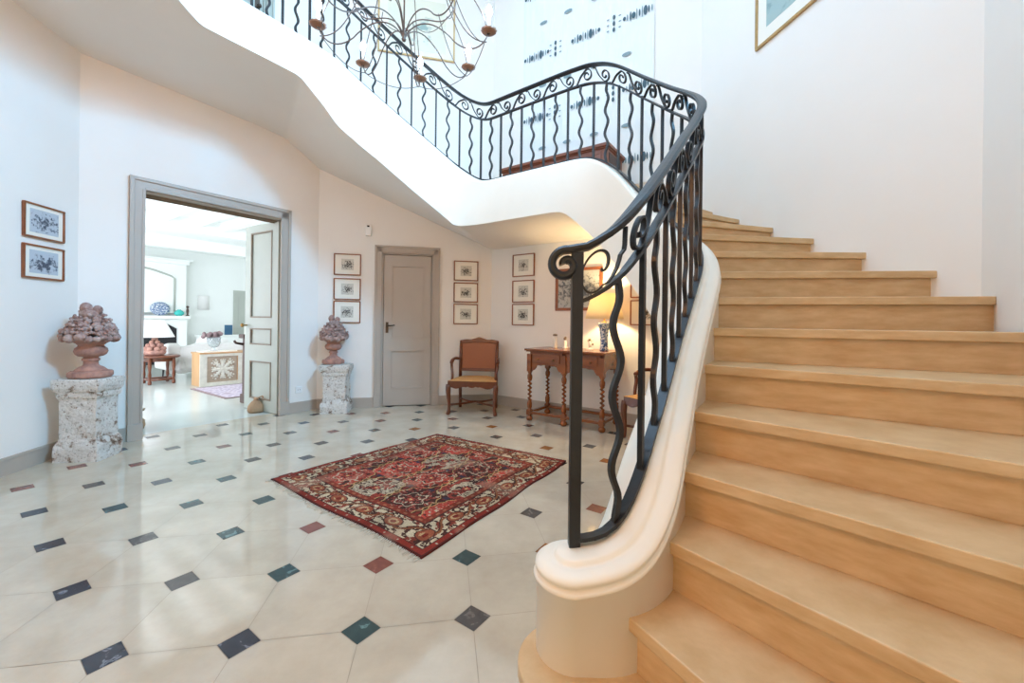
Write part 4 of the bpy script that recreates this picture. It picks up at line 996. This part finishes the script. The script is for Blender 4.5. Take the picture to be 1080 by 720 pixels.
# ------------------------------------------------------------------ chandelier
cx, cy = -.83, 3.04
cl = thing('chandelier', (cx, cy, 3.24), 0, 'large wrought wire chandelier with eight lit candle bulbs hanging in the stairwell', 'chandelier')
b = MB(); b.lathe([(0, -.05), (.012, -.045), (.018, -.03), (.010, -.018), (.022, -.006), (.026, .012), (.016, .03), (.008, .04), (.008, .05)], 14); b.build('hub', M['wire'], cl)
b = MB(); b.tube([(0, 0, .04), (0, 0, 1.6)], .006, 8); b.tube([(0, 0, 1.6), (0, 0, 3.1)], .004, 6); b.lathe([(.006, .95), (.03, 1.0), (.012, 1.06), (.006, 1.1)], 12); b.build('stem', M['wire'], cl)
crown = 1.25
for k in range(8):
    a = R(92 + 45 * k) + R(0); ca, sa = math.cos(a), math.sin(a); rad = lambda r, z: Vector((r * ca, r * sa, z))
    arm = MB(); arm.tube(bez(rad(.015, .0), rad(.09, .11), rad(.20, .13), rad(.34, .0), 12) + bez(rad(.34, -.005), rad(.46, -.13), rad(.58, -.10), rad(.625, .03), 12)[1:], .0048, 6)
    arm.tube(bez(rad(.31, .33), rad(.42, .05), rad(.50, -.03), rad(.615, -.03), 12), .0038, 6)
    ao = arm.build('arm', M['wire'], cl)
    q = MB(); q.lathe([(.008, .034), (.020, .036), (.050, .044), (.060, .054), (.054, .055), (.030, .046), (.008, .044)], 24, tuple(rad(.63, 0)), mod=lambda th, z: 1 + .05 * math.cos(th * 10) if z > .045 else 1); q.build('drip_pan', M['copper'], ao)
    q = MB(); q.lathe([(0, .042), (.013, .042), (.013, .150), (0, .152)], 14, tuple(rad(.63, 0))); q.build('candle', M['candle'], ao)
    q = MB(); q.lathe([(0, .150), (.008, .152), (.017, .170), (.024, .190), (.024, .205), (.016, .228), (.005, .248), (0, .250)], 14, tuple(rad(.63, 0))); q.build('bulb', M['bulb'], ao)
    # hoop wires up to the crown and inner tier
    w_ = MB(); w_.tube(bez(rad(.62, .02), rad(.60, .30), rad(.36, .35), rad(.32, .75), 14) + bez(rad(.32, .75), rad(.29, 1.0), rad(.10, 1.0), rad(.01, 1.30), 10)[1:], .0038, 6); w_.build('hoop_wire', M['wire'], cl)
    if k % 2 == 0: w_ = MB(); w_.tube(bez(rad(.012, .02), rad(.06, .15), rad(.16, .12), rad(.24, .11), 10) + bez(rad(.24, .11), rad(.32, .10), rad(.38, .18), rad(.40, .36), 10)[1:], .0045, 6); w_.build('inner_arm', M['wire'], cl)
    a2_ = a + R(45); e0, e1 = rad(.60, -.035), Vector((.60 * math.cos(a2_), .60 * math.sin(a2_), -.035)); mid = (e0 + e1) / 2 * .98
    w_ = MB(); w_.tube(bez(e0, e0 * .35 + mid * .65 + Vector((0, 0, -.085)), e1 * .35 + mid * .65 + Vector((0, 0, -.085)), e1, 14), .0030, 6); w_.build('garland_wire', M['wire'], cl)
    f0, f1 = rad(.40, .36), Vector((.40 * math.cos(a2_), .40 * math.sin(a2_), .36))
    w_ = MB(); m2 = (f0 + f1) / 2; w_.tube(bez(f0, f0 * .4 + m2 * .6 + Vector((0, 0, -.12)), f1 * .4 + m2 * .6 + Vector((0, 0, -.12)), f1, 12), .0030, 6); w_.build('garland_wire', M['wire'], cl)

# small fittings
md = thing('motion_detector', BC.at(.594, 0, 2.278), BC.rz, 'small white motion detector on the wall above the grey door corner', 'detector')
b = MB(); b.prism_y([(-.036, -.075), (.036, -.075), (.038, .05), (.03, .078), (-.03, .078), (-.038, .05)], -.04, 0); b.build('housing', M['white'], md, bevel=.01)
b = MB(); b.box(-.014, .014, -.045, -.038, .035, .055); b.build('lens', M['dark'], md)
so_ = thing('wall_socket', AB.at(1.86, 0, .27), AB.rz, 'white wall socket low on the wall right of the double doorway', 'socket')
b = MB(); b.box(-.04, .04, -.010, 0, -.04, .04); b.build('plate', M['white'], so_, bevel=.004)
b = MB()
for x in (-.012, .012): b.lathe([(0, 0), (.004, 0), (.004, .003), (0, .003)], 8, (x, 0, 0))
for q in b.v: q[:] = (q[0], -.0095 - q[2], q[1])
b.build('contacts', M['dark'], so_)
def doorstop(loc, rz, label):
    t = thing('doorstop', loc, rz, label, 'doorstop', 'sackcloth doorstops')
    b = MB(); b.lathe([(0, 0), (.085, 0), (.095, .03), (.085, .08), (.055, .12), (.025, .145), (.030, .160), (.018, .175), (0, .175)], 18, mod=lambda th, z: 1 + .05 * math.sin(th * 3 + z * 20)); b.build('bag', M['sack'], t)
    b = MB(); b.tube(bez((0, -.02, .15), (.06, -.05, .18), (.10, -.02, .22), (.08, 0, .17), 10), .007, 6); b.build('loop', M['sack'], t); return t
doorstop(AB.at(1.56, -.40, 0), 0, 'tan cloth bag doorstop at the foot of the open grey-green door')
doorstop(AB.at(.47, -.50, 0), 1.2, 'tan cloth bag doorstop at the left edge of the double doorway')

# ------------------------------------------------------------------ drawing room beyond the doorway (local u along AB, w outward)
LM = Matrix.Translation((PA[0], PA[1], 0)) @ Matrix.Rotation(AB.rz, 4, 'Z')
U0, U1, W1, LH = -1.6, 5.0, 8.0, 2.84
def lv(u, w, z=0.): return tuple(LM @ Vector((u, w, z)))
def lstruct(b, name, m): o = b.build(name, M[m]); o.location = (PA[0], PA[1], 0); o.rotation_euler = (0, 0, AB.rz); return tag(o, kind='structure')
b = MB(); b.box(U0, U1, .17, W1, -.06, -.001); lstruct(b, 'floor_drawing_room', 'livfloor')
b = MB(); b.box(U0, U1, W1, W1 + .1, -.06, LH); lstruct(b, 'wall_far', 'livwall')
b = MB(); b.box(U0 - .1, U0, .2, W1, 0, LH); lstruct(b, 'wall_drawing_left', 'livwall')
b = MB(); b.box(U1, U1 + .1, .2, W1, 0, LH); lstruct(b, 'wall_drawing_right', 'livwall')
b = MB(); b.box(U0, -.08, .2, .3, 0, LH); b.box(2.17, U1, .2, .3, 0, LH); lstruct(b, 'wall_drawing_near', 'livwall')
b = MB(); b.box(U0 - .1, U1 + .1, .2, W1 + .1, LH, LH + .1); co = lstruct(b, 'ceiling_drawing_room', 'livwall')
for k, w in enumerate((3.6, 5.84)):
    b = MB(); b.box(U0, U1, w, w + .26, 2.60, LH); lstruct(b, 'trim_%d' % (k + 1), 'livwall')
b = MB()
for i in range(16):
    u = U0 + .2 + i * .46
    b.box(u, u + .13, .3, 3.6, LH - .15, LH)
lstruct(b, 'trim_3', 'livwall')
d5 = thing('door_5', lv(4.16, W1, 0), AB.rz, kind='structure')
b = MB(); b.box(0, .9, -.03, 0, 0, 1.92); b.build('leaf_panel', M['doorgreen'], d5); b = MB(); b.box(.12, .78, -.04, -.03, 1.0, 1.75); b.box(.12, .78, -.04, -.03, .2, .85); b.build('panel_moulding', M['doorgreen'], d5, bevel=.01)
lrz = AB.rz
# fireplace with mantel and panelled overmantel
fp = thing('fireplace', lv(2.2, W1 - .35, 0), lrz, 'white plaster fireplace with mantel shelf and arched overmantel in the room beyond', 'fireplace')
b = MB(); b.box(-1.1, .80, .04, .35, 1.25, 2.46); b.box(-1.15, .85, -.02, .35, 2.46, 2.54); b.box(-1.18, .90, -.06, .35, 2.54, 2.58); b.build('chimney_breast', M['livwall'], fp, bevel=.01)
b = MB(); b.box(-1.15, -.12, -.05, .35, 0, 1.1); b.box(.62, .80, -.05, .35, 0, 1.1)
ar = [(-.12, 1.1), (-.12, .86)] + [(-.12 + .74 * i / 16, .86 + .16 * math.sin(PI * i / 16)) for i in range(17)] + [(.62, 1.1)]; b.prism_y(ar, -.05, .35); b.build('surround', M['livwall'], fp, bevel=.01)
b = MB(); b.box(-1.2, .84, -.16, .35, 1.1, 1.18); b.build('mantel_shelf', M['livwall'], fp, bevel=.015)
b = MB(); b.box(-.13, .63, .06, .34, 0, 1.03); b.build('firebox', M['dark'], fp)
b = MB(); P_ = [(-.85, 1.28), (-.85, 2.1)] + [(-.85 + 1.35 * i / 20, 2.15 + .17 * math.sin(PI * i / 20)) for i in range(21)] + [(.56, 2.1), (.56, 1.28)]
b.tube([(x, .03, z) for x, z in P_], .022, 6); b.build('panel_moulding', M['doorgreen'], fp)
def mant(u, dw=-.06): return lv(2.2 + u, W1 - .35 + dw, 1.1805)
pt = thing('plate', mant(.27, -.02), lrz, 'dark blue and white plate standing on the mantel beyond the doorway', 'plate')
b = MB(); b.lathe([(0, 0), (.10, .004), (.15, .02), (.19, .028), (.19, .034), (.10, .014), (0, .012)], 32)
for q in b.v: q[:] = (q[0], -q[2] + .02, q[1] * .85 + .165)
b.build('dish', M['porcelain'], pt)
tv_ = thing('turquoise_vase', mant(.63), lrz, 'round turquoise vase on the mantel beyond the doorway', 'vase')
b = MB(); b.lathe([(0, 0), (.05, 0), (.095, .04), (.10, .08), (.07, .125), (.035, .14), (.04, .155), (0, .155)], 20); b.build('body', M['turq'], tv_)
st_ = thing('statuette', mant(.80), lrz, 'small dark statuette at the right end of the mantel', 'statuette')
b = MB(); b.lathe([(0, 0), (.04, 0), (.04, .02), (.018, .03), (.03, .12), (.022, .18), (0, .2)], 12); b.ball((0, 0, .225), .032, n=10); b.build('body', M['darkwood'], st_)
sc_ = thing('wall_sconce', lv(3.46, W1, 1.36), lrz, 'white half-round wall lamp on the far wall beyond the doorway', 'wall lamp')
b = MB(); n = 16; vs = [(.13 * math.cos(PI + PI * i / n), .10 * math.sin(PI + PI * i / n), z) for z in (0, .36) for i in range(n + 1)]; b.add(vs, [(i, i + 1, n + 2 + i, n + 1 + i) for i in range(n)] + [tuple(range(n + 1))], 0, True); b.build('lamp_shade', M['shade'], sc_)
# carved cabinet
cb = thing('carved_cabinet', lv(1.83, 3.05, 0), lrz, 'low cabinet with carved rosette panels and oak sides in the room beyond', 'cabinet')
b = MB(); b.box(0, 1.35, .02, .36, .0, .53); b.build('body', M['oak'], cb); b = MB(); b.box(-.01, 1.36, -.01, .38, .53, .555); b.build('top', M['oak'], cb, bevel=.004)
b = MB(); b.box(0, .10, 0, .02, 0, .53); b.box(.10, 1.35, 0, .02, 0, .055); b.box(.10, 1.35, 0, .02, .485, .53)
for x in (.56, 1.06): b.box(x, x + .06, 0, .02, .055, .485)
b.build('front_frame', M['limed'], cb)
for x0 in (.10, .62):
    b = MB(); b.box(x0, x0 + .44, .012, .02, .055, .485, 1); cxp, czp = x0 + .23, .27
    for k in range(8):
        a = 2 * PI * k / 8; L_ = .20 if k % 2 else .16
        for q in np.linspace(.15, 1, 6): b.ball((cxp + L_ * q * math.cos(a), .008, czp + L_ * q * math.sin(a)), .030 * math.sin(PI * (.2 + .7 * q)), (1, .5, 1), 8)
        for sgn in (-1, 1):
            for q in (.5, .75, .95): b.ball((cxp + L_ * q * math.cos(a + sgn * .2), .008, czp + L_ * q * math.sin(a + sgn * .2)), .017, (1, .5, 1), 6)
    b.ball((cxp, .006, czp), .030, (1, .6, 1), 10); b.build('carved_panel', [M['limed'], M['darkoak']], cb)
gv = thing('glass_vase', lv(2.08, 3.22, .579), lrz, 'clear glass vase of dried flowers on the carved cabinet', 'vase')
b = MB(); b.lathe([(0, 0), (.05, 0), (.02, .02), (.02, .04), (.07, .07), (.095, .13), (.10, .22), (.095, .225), (.088, .13), (.06, .08), (0, .06)], 24); b.build('glass', M['vglass'], gv)
b = MB(); rnd = random.Random(2)
for i in range(26): b.ball((-.04 + rnd.uniform(-.13, .13), rnd.uniform(-.08, .08), .25 + rnd.uniform(-.03, .05)), rnd.uniform(.025, .04), n=8)
for i in range(8): b.tube([(rnd.uniform(-.03, .03), rnd.uniform(-.03, .03), .10), (rnd.uniform(-.1, .06), rnd.uniform(-.06, .06), .24)], .003, 5)
b.build('dried_flowers', M['flower'], gv)
bk = thing('book', lv(2.13, 3.21, .5555), lrz + .1, 'large white book lying under the glass vase on the carved cabinet', 'book')
b = MB(); b.box(-.26, .26, -.12, .12, 0, .004); b.box(-.26, .26, -.12, .12, .018, .022); b.box(-.26, -.255, -.12, .12, 0, .022); b.build('cover', M['glaze'], bk); b = MB(); b.box(-.255, .255, -.115, .115, .004, .018); b.build('pages', M['mount'], bk)
# sofa
sf_ = thing('sofa', lv(1.85, 4.1, 0), lrz, 'pale linen sofa with curved back behind the carved cabinet', 'sofa')
b = MB(); back = [(0, .25), (-.04, .45), (-.02, .62), (.10, .66), (.18, .6), (.2, .35), (.2, .16), (.05, .16)]
vs = []; n = 14
for i in range(n + 1):
    u = i / n * 2.2
    curve = .30 * math.exp(-u * 3)
    for y, z in back: vs.append((u, y + curve, z - .06 * (u < .2)))
k = len(back); b.add(vs, [(i * k + j, i * k + (j + 1) % k, (i + 1) * k + (j + 1) % k, (i + 1) * k + j) for i in range(n) for j in range(k)] + [tuple(range(k)), tuple(range(n * k, n * k + k))[::-1]], 0, True); b.build('back', M['sofa'], sf_)
b = MB(); b.box(.05, 2.15, .18, .95, .16, .42); b.build('seat', M['sofa'], sf_, bevel=.05)
b = MB(); ar = [(.30, .16), (.20, .40), (.22, .62), (.4, .66), (.9, .55), (1.0, .40), (1.0, .16)]; n = len(ar)
vs = [(x, y, z) for x in (-.10, .10) for y, z in ar]; b.add(vs, [tuple(range(n)), tuple(range(n, 2 * n))[::-1]] + [(i, n + i, n + (i + 1) % n, (i + 1) % n) for i in range(n)], 0, True); b.build('arm', M['sofa'], sf_, bevel=.04)
for x, y in ((.02, .3), (2.0, .25), (.02, .9), (2.0, .9)): b = MB(); b.tube([(x, y, .17), (x - .01, y, 0)], [.018, .010], 8); b.build('leg', M['dark'], sf_)
for i, (x, z) in enumerate(((.62, .0), (1.45, .0))):
    c_ = thing('cushion', lv(1.85 + x, 4.1 + .47, .425), lrz, ('pale cushion on the near end of the linen sofa', 'pale cushion further along the linen sofa')[i], 'cushion', 'cushions on the sofa')
    b = MB(); b.ball((0, 0, .19), .24, (1, .35, .80), 16); b.build('cover', M['shade'], c_)
# side table with lamp
tb = thing('side_table', lv(1.56, 4.05, 0), lrz, 'round dark wooden side table with turned legs beyond the doorway', 'table')
b = MB(); b.lathe([(0, .44), (.27, .44), (.29, .455), (.29, .475), (.27, .482), (0, .482)], 36); b.lathe([(.20, .38), (.21, .44)], 24); b.build('top', M['wood'], tb)
for sx in (-1, 1):
    for sy in (-1, 1):
        b = MB(); b.lathe([(0, 0), (.024, 0), (.028, .03), (.022, .06), (.016, .09), (.026, .15), (.018, .22), (.026, .30), (.024, .42), (.024, .45)], 12, (sx * .16, sy * .16, 0)); b.build('leg', M['wood'], tb)
for p0, p1 in (((-.16, -.16), (.16, -.16)), ((-.16, .16), (.16, .16)), ((-.16, -.16), (-.16, .16)), ((.16, -.16), (.16, .16))): b = MB(); b.tube([(*p0, .075), (*p1, .075)], .018, 6); b.build('stretcher', M['wood'], tb)
ll = thing('coral_lamp', lv(1.50, 4.05, .4825), lrz, 'lamp with coral pink shell base and white cone shade on the round side table', 'lamp')
b = MB(); b.lathe([(0, 0), (.12, 0), (.15, .03), (.16, .07), (.13, .09), (0, .09)], 24); rnd = random.Random(9)
for lvl in range(4):
    for i in range(8 - lvl * 2): a = 2 * PI * i / (8 - lvl * 2) + lvl; r = .12 - lvl * .035; b.ball((r * math.cos(a), r * math.sin(a), .11 + lvl * .055), .045 - lvl * .004, n=8)
b.build('shell_base', M['terra'], ll)
b = MB(); b.tube([(0, 0, .2), (0, 0, .42)], .012, 8); b.build('stem', M['brass'], ll)
b = MB(); b.lathe([(.27, .31), (.13, .60)], 32); b.lathe([(.266, .31), (.127, .60)], 32); b.build('lamp_shade', M['shade'], ll)
# dark stand, candle, blue card, rug, sideboard at the far wall
ds = thing('dark_stand', lv(1.68, 1.03, 0), lrz, 'dark wooden stand with a stepped foot seen beside the open door leaf', 'stand')
b = MB(); b.box(0, .55, 0, .14, 0, .12); b.build('foot', M['darkwood'], ds, bevel=.01); b = MB(); b.box(.02, .50, .02, .12, .12, .86); b.build('upright', M['darkwood'], ds, bevel=.004); b = MB(); b.box(-.02, .56, -.01, .15, .86, .915); b.build('top', M['darkwood'], ds, bevel=.01); b = MB(); b.tube([(.02, .1, .78), (-.06, .12, .80), (-.08, .12, .83)], .016, 8); b.build('bracket', M['darkwood'], ds)
sb = thing('sideboard', lv(3.22, 7.30, 0), lrz, 'pale low sideboard against the far wall beyond the sofa', 'sideboard')
b = MB(); b.box(0, 1.6, 0, .4, .05, .66); b.build('body', M['livwall'], sb, bevel=.01); b = MB(); b.box(-.03, 1.63, -.03, .42, .66, .70); b.build('top', M['livwall'], sb, bevel=.01)
for i, x in enumerate((.35, .95)): b = MB(); b.box(x - .22, x + .22, -.012, 0, .12, .60); b.build('door', M['shade'], sb, bevel=.006)
bf = thing('blue_frame', lv(3.84, 7.42, .7005), lrz, 'small dark blue framed card standing on the far sideboard', 'card')
b = MB(); b.box(-.09, .09, -.01, .01, 0, .26); b.build('frame', M['blue'], bf); b = MB(); b.box(-.07, .07, -.013, -.0101, .02, .24); b.build('card', M['blue'], bf); b = MB(); b.box(-.01, .01, .01, .06, 0, .15); b.build('strut', M['dark'], bf)
cd_ = thing('candle', lv(1.73, 1.10, .9155), lrz, 'white candle holder with a dark blue taper on the dark stand', 'candle')
b = MB(); b.lathe([(0, 0), (.035, 0), (.028, .01), (.027, .12), (.03, .125), (0, .125)], 14); b.build('holder', M['glaze'], cd_); b = MB(); b.lathe([(0, .12), (.009, .12), (.006, .24), (0, .245)], 10); b.build('taper', M['blue'], cd_)
rg = thing('pale_rug', lv(2.5, 2.25, 0), lrz, 'pale mauve patterned rug on the floor in front of the carved cabinet', 'rug')
k_ = NT('mauve_wool'); tc = k_.n('ShaderNodeTexCoord'); vo = k_.n('ShaderNodeTexVoronoi', i_Scale=14.); k_.l(tc.outputs['Object'], vo.inputs['Vector']); rp = k_.ramp([(.2, srgb(150, 140, 158)), (.5, srgb(196, 188, 198)), (.8, srgb(164, 150, 160))]); k_.l(vo.outputs['Distance'], rp.inputs['Fac']); k_.l(rp.outputs['Color'], k_.b.inputs['Base Color']); k_.b.inputs['Roughness'].default_value = .95
b = MB(); b.box(-.80, 1.6, -.62, .62, .0005, .009); b.build('pile', k_.m, rg); b = MB(); b.box(-.80, 1.6, -.66, -.62, .0005, .010); b.box(-.80, 1.6, .62, .66, .0005, .010); b.box(-.84, -.80, -.66, .66, .0005, .010); b.build('border', M['flower'], rg)

# ------------------------------------------------------------------ light
LC = {'key': (.24, .64, 1.06), 'roof': (1.6, 2.65, 4.2), 'ent': (.5, .15, .03), 'chand': (.72, 1.0, 1.4), 'lamp': (1.5, 1.1, .58), 'world': (1.4, 1.7, .9), 'living': (1.05, 1.06, 1.26), 'hall': (1.2, .46, .08)}
def tint(g): c = LC[g]; m = max(max(c), 1e-6); return m, tuple(q / m for q in c)
def lit(o, base, g): m, c = tint(g); o.data.energy = base * m; o.data.color = c; return o
wc = EF.at((WIN[0] + WIN[1]) / 2, -.10, (WIN[2] + WIN[3]) / 2)
o = lit(area('stair_window_daylight', wc, (-3.0, 3.9, 1.5), .85, .80, 1, (1, 1, 1)), 75, 'key'); o.data.spread = R(85)
lit(area('roof_fill', (float(cc[0]), float(cc[1]), ZTOP + .15), (float(cc[0]), float(cc[1]), 0), 3.0, 3.0, 1, (1, 1, 1)), 45, 'roof')  # added soft fill from above, through the made-up roof opening
ec = FG.at((ENT[0] + ENT[1]) / 2, -.25, 1.25); lit(area('entrance_warm_fill', ec, FG.at((ENT[0] + ENT[1]) / 2, 3, 1.25), 1.4, 2.1, 1, (1, 1, 1)), 20, 'ent')  # added warm fill from the entrance side, not daylight
lit(area('drawing_room_window', lv(U0 + .05, 4.2, 1.5), lv(U1, 4.2, 1.3), 5.5, 2.2, 1, (1, 1, 1)), 120, 'living')
lit(area('drawing_room_window_far', lv(U1 - .05, 3.0, 1.6), lv(U0, 4.0, 1.2), 4.0, 2.0, 1, (1, 1, 1)), 55, 'living')
lit(area('drawing_room_near_fill', lv(-.8, .5, 1.7), lv(2.8, 7.9, 1.4), 1.4, 1.6, 1, (1, 1, 1)), 95, 'living')  # added fill to brighten the far wall, no window stands here
lit(point('left_warm_fill', (-1.5, -.05, 2.75), 1, (1, 1, 1), .18), 40, 'hall')  # added warm fill behind the camera, no known lamp there
lit(bpy.data.objects['console_lamp_light'], 20, 'lamp')
m_, c_ = tint('chand'); bb_ = M['bulb'].node_tree.nodes['Principled BSDF']; bb_.inputs['Emission Color'].default_value = (*c_, 1); bb_.inputs['Emission Strength'].default_value = 118 * m_
m_, c_ = tint('world'); w = bpy.data.worlds.new('sky'); bpy.context.scene.world = w; w.use_nodes = True
bg = w.node_tree.nodes['Background']; bg.inputs['Color'].default_value = (*c_, 1); bg.inputs['Strength'].default_value = .5 * m_

# ------------------------------------------------------------------ camera
cam = bpy.data.cameras.new('camera'); co = bpy.data.objects.new('camera', cam); C.objects.link(co)
cam.sensor_width = 36; cam.lens = 36 * 431.0 / 1080; cam.shift_y = -(360 - 340.28) / 1080; cam.clip_start = .02
co.location = (0, 0, 1.1102)
co.rotation_euler = (Matrix.Rotation(R(90), 4, 'X') @ Matrix.Rotation(.01217, 4, 'Z')).to_euler()
sc = bpy.context.scene; sc.camera = co
sc.view_settings.view_transform = 'Standard'; sc.view_settings.look = 'None'; sc.view_settings.gamma = 1; sc.view_settings.exposure = .09; sc.view_settings.use_curve_mapping = False
sc.cycles.diffuse_bounces = 8; sc.cycles.max_bounces = 14; sc.cycles.sample_clamp_indirect = 6
